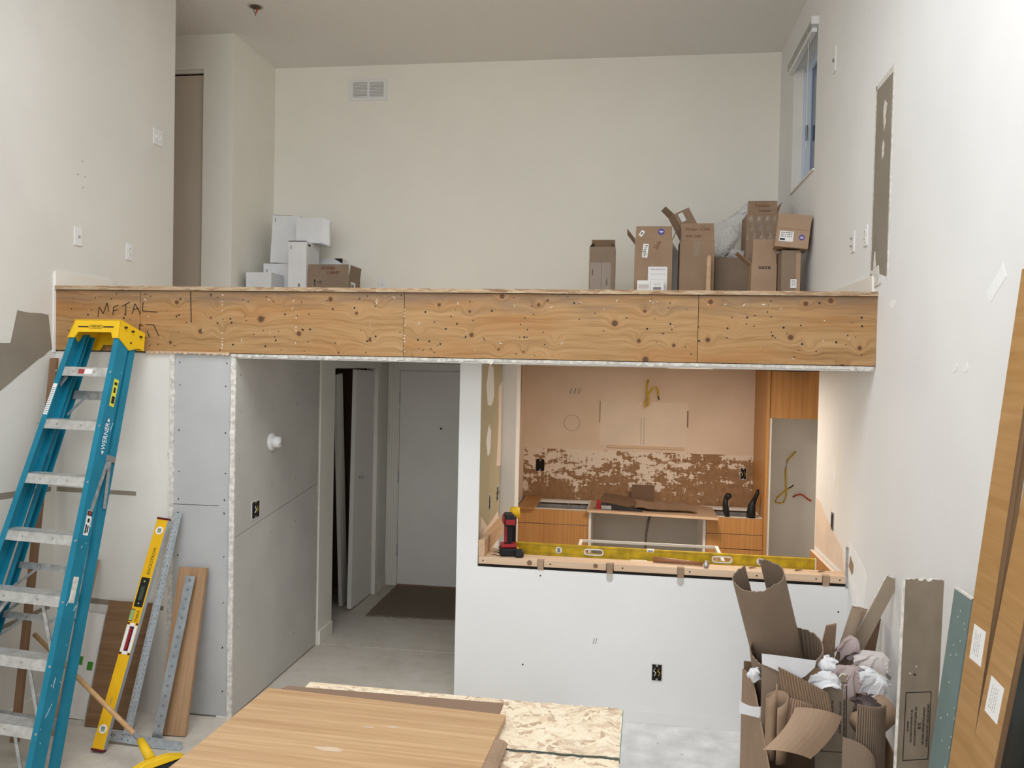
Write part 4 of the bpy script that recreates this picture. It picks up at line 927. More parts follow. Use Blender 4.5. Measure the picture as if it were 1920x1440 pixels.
B().box(bw, bw+.0012, -.0132, .0132, 0, L).out('milled_edge', STEEL, lev)
for z in (.0, L-.006): B().box(-bw-.002, bw+.002, -.015, .015, z-.006, z+.006).out('end_cap', MAROON, lev)
for z in (.105, L-.075):
    q = B().cyl((0, -.0145, z), (0, .0145, z), .023, 20).out('vial_ring', PLATE, lev)
    B().box(-.011, .011, -.0158, -.0142, z-.012, z+.012).out('vial', INKG, q); B().box(-.008, .008, -.0164, -.0156, z-.010, z).out('fluid', VIAL, q)
b = B(); hc, hh_ = L*.4575, L*.0575
b.box(-bw+.003, -.014, -.0155, .0155, hc-hh_, hc+hh_).box(.014, bw-.003, -.0155, .0155, hc-hh_, hc+hh_).box(-.014, .014, -.0155, .0155, hc-hh_-.012, hc-hh_+.006).box(-.014, .014, -.0155, .0155, hc+hh_-.006, hc+hh_+.012)
q = b.out('grip_rim', PLATE, lev); B().box(-.0205, .0205, -.008, .008, hc-hh_, hc+hh_).out('grip_core', MAROON, q)
for k in range(7): B().cyl((-.004, -.0125, hc-.05+k*.0165), (-.004, .006, hc-.05+k*.0165), .0085, 8).out('grip_rib', RED, q)
for a in (-1, 1):
    for zz in (hc-hh_-.012, hc+hh_+.004): B().box(a*.026-.006, a*.026+.006, -.0162, -.0152, zz, zz+.010).out('red_corner', MAROON, q)
d_ = B().box(-.026, .026, -.0155, -.012, L*.595, L*.725).out('display_panel', BLACK, lev, bev=.004)
B().box(-.010, .012, -.0165, -.0155, L*.625, L*.685).out('screen', plain('lcd_green', (.05, .07, .045), .25, 0), d_)
B().cyl((0, -.018, L*.708), (0, -.0155, L*.708), .005, 10).cyl((0, -.018, L*.61), (0, -.0155, L*.61), .005, 10).out('button', VIAL, d_)
B().box(-bw-.001, -bw+.022, -.012, .012, L*.535, L*.58).out('top_vial', VIAL, lev)
text('BACKSTROM', .026, INK, lev, T(.006, -.0134, L*.80) @ FACE_Y @ R(math.pi/2, 'Z'))
text('STABILA', .022, INK, lev, T(.012, -.0134, L*.555) @ FACE_Y @ R(math.pi/2, 'Z'), sx=.75)
text('technic', .012, INKG, lev, T(.0, -.0134, L*.20) @ FACE_Y @ R(math.pi/2, 'Z'))
# drywall T-square
sq, L = leaner('drywall_square', 'long grey aluminium drywall square leaning with its head on the floor', 'square', (-2.668, 4.075, .02), (-2.598, 4.452, 1.20))
bl = B().box(-.024, .024, -.0015, .0015, 0, L).out('blade', RULE, sq)
b = B()
for k in range(46):
    z = .07+k*.0245
    for x in (-.012, .011): b.box(x-.0016, x+.0016, -.0021, -.0015, z+.004*(x > 0), z+.005+.004*(x > 0))
for k in range(92): z = .05+k*.0123; b.box(-.024, -.024+(.008 if k % 2 else .005), -.002, -.0015, z, z+.001); b.box(.024-(.008 if k % 2 else .005), .024, -.002, -.0015, z, z+.001)
b.out('scale_marks', INK, bl)['kind'] = 'stuff'
hd = B().box(-.135, .33, -.009, -.0015, -.004, .038).box(-.135, .33, -.015, .008, -.010, -.004).out('head', RULE, sq)
b = B()
for k in range(34): b.box(-.06+k*.0115, -.0592+k*.0115, -.0097, -.009, .030-(.006 if k % 4 else .012), .038)
b.out('scale_marks', INK, hd)['kind'] = 'stuff'
text('PRO', .020, INK, hd, T(-.095, -.0093, .018) @ FACE_Y, sx=1.6)
for x in (-.018, .018):
    for z in (.006, .03): B().cyl((x, -.0115, z), (x, -.009, z), .003, 6).out('rivet', INK, hd)
# perforated steel bar and oak plank behind it
pb, L = leaner('steel_bar', 'flat galvanised steel bar with a row of holes leaning on the oak plank', 'bar', (-2.522, 4.128, .003), (-2.480, 4.392, .852))
b = B(); n = 17; ps = L/n; hr = .0085
for k in range(n):                                   # plate with octagonal holes
    z0 = k*ps; zc_ = z0+ps/2; hx = [(hr*math.cos(a*math.pi/4+math.pi/8), hr*math.sin(a*math.pi/4+math.pi/8)) for a in range(8)]
    ox = [(.0275, ps*.2), (.012, ps/2), (-.012, ps/2), (-.0275, ps*.2), (-.0275, -ps*.2), (-.012, -ps/2), (.012, -ps/2), (.0275, -ps*.2)]
    o = len(b.v)
    for y in (-.002, .002):
        for p in ox: b.v.append((p[0], y, zc_+p[1]))
        for p in hx: b.v.append((p[0], y, zc_+p[1]))
    for i in range(8):
        j = (i+1) % 8; b.f += [(o+i, o+j, o+8+j, o+8+i), (o+16+i, o+24+i, o+24+j, o+16+j), (o+8+i, o+8+j, o+24+j, o+24+i)]
    for sx in (-1, 1):
        for y in (-.002, .002):
            bb = len(b.v); b.v += [(sx*.0275, y, z0), (sx*.012, y, z0), (sx*.0275, y, zc_-ps*.2)]; b.f.append((bb, bb+1, bb+2))
            bb = len(b.v); b.v += [(sx*.0275, y, z0+ps), (sx*.012, y, z0+ps), (sx*.0275, y, zc_+ps*.2)]; b.f.append((bb, bb+1, bb+2))
b.box(-.0285, -.0275, -.0025, .002, 0, L).box(.0275, .0285, -.0025, .002, 0, L)
b.out('plate', STEEL, pb)
B().box(-.027, .027, .0022, .006, .005, L-.005).out('backing', INKG, pb)
pk, L = leaner('oak_plank', 'narrow oak plank leaning on the grey drywall behind the perforated steel bar', 'plank', (-2.482, 4.215, .003), (-2.492, 4.445, .888), (1, .06, 0))
B().box(-.084, .084, -.012, .012, 0, L).out('board', VENEERZ, pk, bev=.001)
wp_, L = leaner('walnut_sheet', 'wide dark panel with horizontal grain leaning on the cream wall', 'panel', (-2.875, 4.232, .003), (-2.880, 4.452, .66))
B().box(-.145, .14, -.009, .009, 0, L).out('board', VENEERH, wp_, bev=.001)
B().box(.1402, .1415, -.009, .009, .001, L-.001).out('edge', VENEERE, wp_)
wt, L = leaner('laminate_sheet', 'white laminate panel with green tape leaning in the corner behind the ladder', 'panel', (-3.145, 4.31, .003), (-3.12, 4.455, .575))
B().box(-.10, .07, -.009, .009, 0, L).out('board', MELA, wt, bev=.001)
B().box(.02, .055, -.0104, -.0094, L*.46, L*.54).out('green_tape', GREEN, wt)
B().box(-.05, -.015, -.0104, -.0094, L*.50, L*.58).out('green_tape', GREEN, wt)
st1, L = leaner('wood_strip', 'long brown wooden strip leaning in the wall corner behind the ladder', 'strip', (-3.262, 3.985, .003), (-3.385, 4.430, 2.09))
B().box(-.022, .022, -.009, .009, 0, L).out('board', TRIMB, st1)
st2, L = leaner('wood_strip', 'short oak strip leaning on the wall beside the white panel with tape', 'strip', (-3.10, 4.10, .003), (-3.118, 4.445, .90))
B().box(-.026, .022, -.009, .009, 0, L).out('board', VENEERZ, st2)
struct(B().box(XL, XL+.014, 3.2, YB+.01, 0, .105).out('baseboard_lower_left', TRIMW), 'white baseboard in the corner behind the ladder')
# broom
hb = V((-2.365, 3.80, .135)); ht = V((-3.29, 4.165, .53))
BR0 = (-2.335, 3.745, 0)
br = thing('push_broom', 'broom with wooden handle and yellow head lying against the ladder', 'broom', BR0)
o = B().tube([hb-V(BR0), ht-V(BR0)], .0125, 12).out('handle', HANDLE, br, True)
dxh = V((.125, .19, 0)).normalized(); pxh = V((.19, -.125, 0)).normalized()
def bl_(a, c, z): p = V((.045, -.0, 0))+dxh*a+pxh*c; return (p.x, p.y, z)
B().hexa([bl_(-.15, -.026, .085), bl_(.15, -.026, .085), bl_(.15, .026, .08), bl_(-.15, .026, .08)], [bl_(-.06, -.018, .115), bl_(.06, -.018, .115), bl_(.06, .015, .11), bl_(-.06, .015, .11)]).out('head', YEL, br, bev=.004)
B().tube([bl_(-.01, -.03, .10), hb-V(BR0)+(ht-hb)*.06], [.026, .019], 12).out('socket', YEL, br, True)
b = B(); rr = random.Random(2)
for i in range(46):
    for j in range(3):
        a = -.145+.29*i/45; p = bl_(a, -.02+.02*j, .075); q_ = bl_(a*1.10, -.035+.035*j+rr.uniform(-.006, .006), .002+.004*rr.random())
        b.bar(p, q_, .005, .005)
o = b.out('bristles', plain('bristle_grey', (.035, .04, .05), .7, .3, 90), br); o['kind'] = 'stuff'
B().tube([V(hb)-V(BR0)+(ht-hb)*.11, V(hb)-V(BR0)+(ht-hb)*.06], .0132, 10).out('printed_band', INKG, br)
# ------------------------------------------------------------------ worktable of sheets on trestles
def osb_z(): return .818
t = thing('osb_sheet', 'pale strand board sheet with a green edge against the kitchen half wall', 'board', (-.615, 2.93, .800))
B().poly([(-.625, .185), (.618, .15), (.610, -.235), (-.62, -.235)], 'Z', 0, .018).out('board', OSB, t)
B().poly([(-.6265, .1865), (.6195, .1515), (.6195, .150), (-.6265, .185)], 'Z', .0005, .017).poly([(.618, .15), (.6198, .15), (.6118, -.235), (.610, -.235)], 'Z', .0005, .017).poly([(-.627, .185), (-.625, .185), (-.620, -.235), (-.622, -.235)], 'Z', .0005, .017).out('green_edge', plain('edge_green', (.03, .26, .22), .6, .2, 40), t)
t = thing('osb_sheet', 'second strand board sheet nearer the viewer beyond the dark joint', 'board', (-.615, 1.6, .800))
B().box(-.62, .609, -.9, 1.083, 0, .018).out('board', OSB, t)
rr = random.Random(6); pts = [(-.62+1.229*i/40, 1.083+rr.uniform(-.003, .004)) for i in range(41)]
B().poly([(x, y-.006) for x, y in pts]+[(x, y+.010+rr.uniform(-.003, .004)) for x, y in reversed(pts)], 'Z', .0182, .0006).out('dark_joint_line', GLASSD, t)
for sh, (fx0, fx1, fy0, fy1), cnt, sd in ((bpy.data.objects['osb_sheet'], (-.60, .59, -.215, .145), 1500, 5), (t, (-.10, .588, .35, 1.06), 1900, 6)):
    rr = random.Random(sd); b = B()
    for k in range(cnt):
        x, y = rr.uniform(fx0, fx1), rr.uniform(fy0, fy1); a = rr.gauss(0, .9); l = rr.uniform(.02, .065); w_ = rr.uniform(.006, .017); z = .0181+.0009*rr.random()
        ca, sa = math.cos(a), math.sin(a); q = [(-l, -w_*rr.uniform(.5, 1)), (l*rr.uniform(.8, 1), -w_), (l, w_*rr.uniform(.6, 1)), (-l*rr.uniform(.7, 1), w_)]
        o = len(b.v); b.v += [(max(fx0-.02, min(fx1+.02, x+p*ca-r_*sa)), max(fy0-.02, min(fy1+.02, y+p*sa+r_*ca)), z+.0004*(i > 1)) for i, (p, r_) in enumerate(q)]; b.f.append((o, o+1, o+2, o+3))
    b.out('wood_strands', FLAKE, sh)['kind'] = 'stuff'
t = thing('brown_sheet', 'thin brown hardboard sheet between the strand board and the oak panel', 'board', (-.87, 2.2, .8188))
B().poly([(-.43, .842), (.425, .842), (.425, -.9), (-.47, -.9), (-.455, .80)], 'Z', 0, .006).out('sheet', plain('hardboard_brown', (.235, .155, .105), .7, .04, 5), t)
t = thing('veneer_sheet', 'large oak veneer panel lying on top of the worktable', 'panel', frame((-.905, 2.1, .8252), (1, -.04, 0), (0, 0, 1)))
B().poly([(-.475, .84), (.46, .81), (.46, -.85), (-.475, -.85)], 'Z', 0, .022).out('board', VENEER, t, bev=.001)
DUST = plain('dust', (.55, .43, .31), .8, .1, 30)
for (x, y, r_) in ((-.05, .42, .03), (.10, .62, .015), (.02, .60, .012)):
    B().poly([(x+a*1.6, y+c*.5) for a, c in blob(0, 0, r_, r_, 11, int(r_*900))], 'Z', .0222, .0003).out('dust_smudge', DUST, t)
t = thing('foam_strip', 'ribbed brown packing strip on the strand board beside the oak panel', 'packing', frame((-.415, 2.55, .8186), (1, -.04, 0), (0, 0, 1)))
B().sheet(lambda u, v: (-.02+.055*u, -.12+.26*v, .032+.003*math.sin(v*150)-.05*abs(u-.5)**2), 4, 120, .028).out('strip', CARD, t)
for yy, lab in ((2.75, 'plain wooden trestle under the strand board, further from the viewer'), (1.2, 'plain wooden trestle under the strand board, nearer the viewer')):
    t = thing('trestle', lab, 'trestle', (-.62, yy, 0), 'trestles under the worktable')
    B().box(-.55, .55, -.045, .045, .755, .80).out('top_rail', PINE, t)
    for sx in (-1, 1):
        for sy in (-1, 1): B().hexa([V((sx*.5-.02, sy*.24-.02, 0)), V((sx*.5+.02, sy*.24-.02, 0)), V((sx*.5+.02, sy*.24+.02, 0)), V((sx*.5-.02, sy*.24+.02, 0))], [V((sx*.45-.02, sy*.03-.02, .757)), V((sx*.45+.02, sy*.03-.02, .757)), V((sx*.45+.02, sy*.03+.02, .757)), V((sx*.45-.02, sy*.03+.02, .757))]).out('leg', PINE, t)
# ------------------------------------------------------------------ oak boards and green boards leaning on the white wall
def lean_right(name, label, cat, x0, y0, y1, h, k, th, mt, edge=None):
    """face plane x = x0 + k z, between y0 and y1; thickness goes toward the wall"""
    t = thing(name, label, cat, frame((x0, (y0+y1)/2, .002), (0, 1, 0), (k, 0, 1)))
    w = (y1-y0)/2; L = h*math.sqrt(1+k*k)
    # local x=+Y world, local y = z cross x -> -X world
    B().box(-w, w, -th, 0, 0, L).out('board', mt, t)
    if edge: B().box(-w-.0012, -w, -th, 0, .0, L).out('edge', edge, t)
    return t, w, L
VEN_L = wood('veneer_cross', (.355, .19, .062), (.465, .27, .108), 'X', 30, .05, .42, (.32, .155, .05), .7)
d, w, L = lean_right('oak_board', 'tall narrow oak board leaning on the white wall, the one touching the green board', 'board', .966, 2.668, 2.813, 2.44, .1055, .0155, VEN_L, VENEERE)
def sticker(parent, cx, cz, seed):
    s = B().box(-.043, .043, 0, .0006, -.055, .055).out('paper_label', WHT, parent); s.matrix_basis = T(cx, .0001, cz)
    rr = random.Random(seed); b = B()
    for k in range(4):
        x = .024-.012*k; p = -.035
        while p < .035: l = rr.uniform(.003, .010); b.box(x-.0010, x+.0010, .0006, .0009, p, p+l); p += l+rr.uniform(.002, .005)
    o = b.out('small_print', INKG, s); o['kind'] = 'stuff'
sticker(d, -.005, 1.262, 1)
lean_right('oak_board', 'tall oak board stacked flat behind the labelled board next to the green board', 'board', .9825, 2.671, 2.809, 2.43, .1055, .0155, VEN_L, VENEERE)
d2_, w, L = lean_right('oak_board', 'tall narrow oak board leaning on the white wall, nearest the camera', 'board', .945, 2.63, 2.775, 2.44, .113, .016, VEN_L, VENEERE)
d2_.matrix_world = frame((.945, 2.645, .002), (0, 1, 0), (.113, -.08, 1))
sticker(d2_, .0, 1.165, 2)
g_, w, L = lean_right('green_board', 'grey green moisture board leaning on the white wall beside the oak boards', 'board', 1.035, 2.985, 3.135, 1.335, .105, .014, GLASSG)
b = B(); rr = random.Random(9)
for k in range(26): x, z = rr.uniform(-w, w), rr.uniform(.5, L); b.box(x-.002, x+.002, 0, .0006, z-.003, z+.003)
b.box(-w, w, -.014, .0006, L-.004, L+.002); o = b.out('plaster_flecks', CHALK, g_); o['kind'] = 'stuff'
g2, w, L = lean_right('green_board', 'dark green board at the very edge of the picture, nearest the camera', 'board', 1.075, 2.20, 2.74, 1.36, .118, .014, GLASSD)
# ------------------------------------------------------------------ cartons
def carton(name, label, mtx, w, d, h, mt, flaps=(), top=False, group=None, cat='carton', inner=None, seam=True):
    """local: x width, y depth (front at -d/2), z up; flaps: (side, length, outward angle from upright)"""
    t = thing(name, label, cat, mtx, group); k = .004; x, y = w/2, d/2
    b = B().box(-x, x, -y, -y+k, 0, h).box(-x, x, y-k, y, 0, h).box(-x, -x+k, -y+k, y-k, 0, h).box(x-k, x, -y+k, y-k, 0, h).box(-x+k, x-k, -y+k, y-k, 0, k)
    if top: b.box(-x+k, x-k, -y+k, y-k, h-k, h)
    b.out('body', mt, t)
    for s, l, a in flaps:
        a = math.radians(a); ca, sa = math.cos(a)*l, math.sin(a)*l; c = .004
        if s in 'FB':
            g = -1 if s == 'F' else 1
            lo = [V((-x+c, g*y, h+.0005)), V((x-c, g*y, h+.0005)), V((x-c*2, g*(y+sa), h+ca)), V((-x+c*2, g*(y+sa), h+ca))]; n = V((0, g*math.cos(a), -math.sin(a)))*-.003
        else:
            g = -1 if s == 'L' else 1
            lo = [V((g*x, -y+c, h+.0005)), V((g*x, y-c, h+.0005)), V((g*(x+sa), y-c*2, h+ca)), V((g*(x+sa), -y+c*2, h+ca))]; n = V((g*math.cos(a), 0, -math.sin(a)))*-.003
        B().hexa(lo, [p+n for p in lo]).out('flap', inner if (inner and s in 'B') else mt, t)
    return t
def decal(parent, x, z, w, h, y, mt, name='label', rot=0., th=.0008):
    o = B().box(-w/2, w/2, -th, 0, -h/2, h/2).out(name, mt, parent); o.matrix_basis = T(x, y-.0003, z) @ R(rot, 'Y'); return o
def scribble(parent, x, z, w, rows, mt, y, seed, rot=0., lh=.012, th=.0016):
    rr = random.Random(seed); b = B()
    for r_ in range(rows):
        p = -w/2
        while p < w/2:
            l = rr.uniform(.006, .018); b.box(p, min(p+l, w/2), -.0005, 0, -r_*lh-th/2, -r_*lh+th/2); p += l+rr.uniform(.003, .006)
    o = b.out('small_print', mt, parent); o.matrix_basis = T(x, y-.0014, z) @ R(rot, 'Y'); o['kind'] = 'stuff'; return o
def hand(parent, body, size, x, z, y, rot=0., mt=INKR): return text(body, size, mt, parent, T(x, y-.001, z) @ R(rot, 'Y') @ FACE_Y, 'handwriting', .9)
ZF = ZT+.0005
# --- white cartons by the closet
t = carton('white_carton', 'low white carton at the bottom of the white pile, nearest the closet', (-3.265, 6.98, ZF), .235, .25, .358, WBOX, (), True, 'white cartons on the loft')
B().box(-.1185, -.1178, -.123, .12, .0, .355).out('dark_side', INKG, t)
t = carton('white_carton', 'white carton under the tallest white carton', (-3.20, 7.32, ZF), .31, .36, .47, WBOX, (), True, 'white cartons on the loft')
decal(t, -.12, .40, .008, .035, -.18, INKG, 'print')
t = carton('white_carton', 'tallest white carton tilted on top of the white pile', T(-3.165, 7.30, ZF+.475) @ R(math.radians(3), 'Y'), .265, .30, .435, WBOX, (), True, 'white cartons on the loft')
decal(t, -.105, .39, .008, .035, -.15, INKG, 'print'); decal(t, .105, .035, .014, .022, -.15, INKG, 'print'); B().box(-.13, .05, -.1508, -.149, .434, .437).out('lid_gap', INK, t)
t = carton('white_carton', 'upright white carton in front of the white pile with dark lid gap', (-2.928, 7.05, ZF), .165, .30, .638, WBOX, (), True, 'white cartons on the loft')
decal(t, -.06, .585, .008, .035, -.15, INKG, 'print'); decal(t, .018, .25, .018, .03, -.15, INKG, 'print'); B().box(-.0825, .0825, -.1512, -.149, .634, .641).out('lid_gap', INK, t)
B().box(.0826, .083, -.11, -.06, .60, .618).out('hand_hole', INK, t)
t = carton('white_carton', 'white carton with an open side flap on top of the white pile', T(-2.875, 7.14, ZF+.640), .24, .24, .225, WBOX, (), True, 'white cartons on the loft')
B().hexa([V((.1205, -.12, .0)), V((.1205, -.118, .0)), V((.1205, -.118, .225)), V((.1205, -.12, .225))], [V((.185, -.095, -.02)), V((.185, -.092, -.02)), V((.185, -.092, .20)), V((.185, -.095, .20))]).out('flap', WBOX, t)
B().hexa([V((.10, -.12, -.001)), V((.10, .0, -.001)), V((.10, .0, .003)), V((.10, -.12, .003))], [V((.18, -.09, -.03)), V((.18, .0, -.03)), V((.18, .0, -.026)), V((.18, -.09, -.026))]).out('flap', GALV, t)
t = carton('white_carton', 'small white carton showing above the brown carton', (-2.79, 7.42, ZF), .22, .16, .545, WBOX, (), True, 'white cartons on the loft')
B().prism([(.03, -.081, .545), (.11, -.081, .545), (.11, -.081, .50)], (0, .02, 0)).out('dark_gap', INK, t)
t = carton('brown_carton', 'brown carton with handwriting and UP arrow beside the white cartons', (-2.655, 7.08, ZF), .385, .30, .335, CARD3, (('F', .105, -3), ('R', .10, 8), ('L', .07, -50)), False)
hand(t, 'KITCHEN', .034, .0, .405, -.15); hand(t, 'CABINET', .034, .05, .365, -.15); text('UP', .034, INK, t, T(-.075, -.151, .28) @ FACE_Y, 'lettering')
B().poly([(-.125, .25), (-.117, .25), (-.117, .29), (-.111, .29), (-.121, .31), (-.131, .29), (-.125, .29)], 'Y', -.1508, .0008).out('arrow', INK, t)
B().box(.193, .1936, -.10, .02, .20, .29).out('label', WHT, t); B().box(.1936, .194, -.09, -.02, .22, .27).out('barcode', INKG, t)
decal(t, .02, .205, .13, .03, -.15, PINE, 'tape')
# --- brown cartons by the window
t = carton('tall_carton', 'small upright carton with clear tape, standing apart from the other loft cartons', (-.243, 6.70, ZF), .205, .20, .545, CARD3, (('B', .085, -4), ('L', .05, -35), ('R', .05, -35)), False, 'brown cartons by the loft window', inner=CARDD)
B().box(-.0925, -.005, -.1012, -.1002, .16, .42).box(.0, .07, -.1012, -.1002, .17, .42).out('clear_tape', TAPE, t); B().box(-.003, 0, -.1008, -.1, .15, .54).out('seam', INKG, t)
decal(t, .01, .165, .10, .022, -.1, WHT, 'label')
for x, z in ((-.075, .34), (.04, .26)): decal(t, x, z, .005, .05, -.1012, INK, 'print')
t = carton('tall_carton', 'tall carton with purple round sticker and IMPORTANT notice', (.155, 6.55, ZF), .285, .30, .575, CARD, (('F', .098, 0), ('L', .10, 38), ('R', .10, 22), ('B', .09, 5)), False, 'brown cartons by the loft window')
o = B().cyl((.055, -.1525, .63), (.055, -.1512, .63), .024, 24).out('round_sticker', PURPLE, t); decal(o, .055, .632, .028, .006, -.1525, WHT, 'print'); decal(o, .055, .622, .014, .004, -.1525, WHT, 'print')
o = decal(t, -.092, .618, .028, .048, -.1505, WHT, 'label', math.radians(33)); decal(o, 0, 0, .008, .02, -.0008, INK, 'print')
o = decal(t, -.062, .485, .042, .105, -.15, WHT, 'fragile_label', math.radians(6)); text('Fragile', .034, INK, o, T(0, -.0014, 0) @ FACE_Y @ R(-math.pi/2, 'Z'))
hand(t, 'Sink', .05, .03, .53, -.15, math.radians(-60))
o = decal(t, .035, .265, .145, .195, -.15, WHT, 'notice'); text('IMPORTANT', .020, INKP, o, T(0, -.0014, .076) @ FACE_Y)
for k in range(3): scribble(o, 0, .045-.045*k, .11, 2, INKP, 0, 30+k, 0, .01)
for k, (x, lab) in enumerate(((.085, 'small white label box in front of the tall stickered carton, with torn front'), (.185, 'small white label box in front of the tall stickered carton, with barcode'))):
    q = carton('small_carton', lab, (x, 6.33, ZF), .098, .10, .245, WHT, (), True)
    if k: scribble(q, .0, .225, .05, 2, INK, -.05, 51); decal(q, 0, .185, .06, .02, -.05, INKG, 'barcode')
    else: decal(q, 0, .20, .08, .03, -.05, PAPER, 'print'); scribble(q, 0, .18, .06, 2, INKG, -.05, 52)
t = thing('foam_sheet', 'pale grey foam sheet leaning between the stickered carton and its neighbour', 'sheet', frame((.335, 6.74, ZF), (1, 0, 0), (.0, .05, 1)))
B().poly([(-.03, 0), (.045, 0), (.045, .50), (-.03, .62)], 'Y', 0, .012).out('sheet', MELAG, t)
t = carton('tall_carton', 'tall carton with marker writing on its raised front flap', (.49, 6.63, ZF), .262, .26, .575, CARD, (('F', .135, 0),), True, 'brown cartons by the loft window', cat='carton')
hand(t, 'Wicker / CAN', .034, .0, .665, -.13); hand(t, 'BAR-CABI', .030, -.03, .612, -.13)
decal(t, .0, .515, .045, .12, -.13, TAPE, 'tape'); decal(t, .02, .10, .03, .20, -.13, TAPE, 'tape')
t = carton('tilted_carton', 'open carton tilted on its corner on top of the marker-written carton', T(.455, 6.72, ZF+.64) @ R(math.radians(-28), 'Y') @ R(math.radians(20), 'Z'), .14, .12, .215, CARD, (('L', .09, 20),), True, 'brown cartons by the loft window', cat='carton')
o = decal(t, -.02, .165, .042, .07, -.06, WHT, 'label'); scribble(o, 0, .02, .03, 4, INKG, 0, 77)
t = thing('wood_strip', 'raw split wood strip standing between the loft cartons', 'strip', (.572, 6.42, ZF))
B().poly([(-.02, 0), (.018, 0), (.017, .44), (.006, .455), (-.012, .44), (-.014, .25)], 'Y', 0, .02).out('strip', PINEY, t)
t = carton('wide_carton', 'wide open carton holding bubble wrap behind the other loft cartons', (.885, 6.90, ZF), .47, .38, .475, CARD3, (('B', .09, -3),), False, 'brown cartons by the loft window', inner=CARD)
t = carton('printed_carton', 'carton with four handling symbols on its front and flaps open', (.95, 6.29, ZF), .18, .17, .36, CARD2, (('F', .18, 2), ('L', .135, 48)), False, 'brown cartons by the loft window')
for k in range(4):
    o = decal(t, -.03+k*.022, .335, .017, .018, -.085, INK, 'handling_symbol')
    decal(o, 0, .002*(k % 2), .007, .007, -.0008, CARD2, 'symbol_gap')
t = carton('handwritten_carton', 'carton with handwritten flap and plastic film stacked on the wide carton', (1.005, 6.87, ZF+.4758), .24, .28, .345, CARD, (('F', .105, 0), ('R', .10, 18)), False, 'brown cartons by the loft window')
hand(t, 'Tumbler', .036, .0, .412, -.14); hand(t, 'Meadow', .030, .02, .372, -.14)
B().sheet(lambda u, v: (-.115+.23*u, -.1435-.004*math.sin(u*23+v*4)-.003*math.sin(v*17), .13+.20*v), 24, 12, .0006).out('plastic_film', TAPE, t)
t = carton('shipping_carton', 'tilted carton with white barcode label and dark round sticker against the white wall', T(1.112, 6.14, ZF+.456) @ R(math.radians(6), 'Y') @ R(math.radians(-4), 'Z'), .225, .22, .235, CARD2, (), True, 'brown cartons by the loft window')
B().box(-.1125, .1125, -.1106, -.1098, .128, .130).out('seam', CARDD, t)
o = decal(t, -.042, .075, .095, .072, -.11, WHT, 'shipping_label'); scribble(o, 0, .026, .075, 3, INK, 0, 60, 0, .013, .005); decal(o, -.025, -.022, .035, .012, -.0008, INK, 'barcode')
o = B().cyl((.062, -.1118, .075), (.062, -.1103, .075), .019, 22).out('round_sticker', PURPLE, t); decal(o, .062, .078, .02, .005, -.1118, WHT, 'print'); decal(o, .062, .070, .024, .004, -.1118, WHT, 'print')
t = carton('narrow_carton', 'narrow upright carton under the tilted shipping carton', (1.112, 6.20, ZF), .13, .28, .44, CARD3, (), True, 'brown cartons by the loft window')
decal(t, .05, .22, .03, .40, -.14, CARD2, 'tape'); o = decal(t, .02, .205, .042, .062, -.1405, WHT, 'label'); scribble(o, 0, .018, .025, 3, INK, 0, 61, 0, .014, .004)
def bubble(name, label, path, rad, mt_, nb=26):
    t = thing(name, label, 'bubble wrap', path[0]); p0 = V(path[0]); P = [V(p)-p0 for p in path]
    nu, nv = 90, 64
    def at(u):
        f_ = u*(len(P)-1); i = min(int(f_), len(P)-2); k = f_-i; k2 = k*k*(3-2*k)
        return P[i].lerp(P[i+1], k), rad[i]+(rad[i+1]-rad[i])*k2, (P[i+1]-P[i]).normalized()
    b = B()
    for i in range(nu+1):
        u = i/nu; c, r, d = at(u); a = d.cross(V((0, 1, .2))).normalized(); e = d.cross(a)
        for j in range(nv):
            th = 2*math.pi*j/nv; rr = r*(1+.16*math.sin(3*th+u*5)+.1*math.sin(5*th-u*9))
            rr += .014*max(0, math.sin(u*nb*3.14)*math.sin(j*math.pi/3.2))
            b.v.append(tuple(c+(a*math.cos(th)+e*math.sin(th))*rr))
    for i in range(nu):
        for j in range(nv): b.f.append((i*nv+j, i*nv+(j+1) % nv, (i+1)*nv+(j+1) % nv, (i+1)*nv+j))
    b.f.append(tuple(range(nv))); b.f.append(tuple(nu*nv+j for j in range(nv)))
    b.out('film', mt_, t, True); return t
bubble('bubble_wrap', 'large clear bubble wrap bundle rising out of the wide carton', [(.70, 6.93, 3.03), (.72, 6.95, 3.12), (.775, 7.05, 3.23), (.91, 7.19, 3.38), (.98, 7.22, 3.50)], [.03, .07, .10, .085, .05], BUB)
bubble('bubble_wrap', 'small bubble wrap hump inside the wide carton', [(.745, 6.80, 2.99), (.80, 6.80, 3.0), (.85, 6.80, 3.0), (.875, 6.80, 2.985)], [.02, .065, .065, .02], BUB, 14)
# ------------------------------------------------------------------ rubbish corner: big box and what is stuffed in it
bx = thing('rubbish_box', 'big open cardboard box overflowing with packing rubbish before the half wall', 'box', frame((.615, 3.44, 0), (.995, .07, 0), (0, 0, 1)))
def pan(pts, axis, at, th, mt_, name='side_panel'): return B().poly(pts, axis, at, th).out(name, mt_, bx)
pan([(0, 0), (.62, 0), (.62, .66), (.44, .70), (.33, .64), (.0, .40)], 'X', 0, .006, CARD)
pan([(.006, 0), (.52, 0), (.52, .50), (.42, .40), (.006, .40)], 'Y', 0, .006, CARD)
pan([(.006, 0), (.52, 0), (.52, .66), (.006, .70)], 'Y', .614, .006, CARDD)
pan([(.006, 0), (.614, 0), (.614, .66), (.006, .50)], 'X', .514, .006, CARDD)
B().box(.006, .514, .006, .614, 0, .006).out('bottom', CARD, bx)
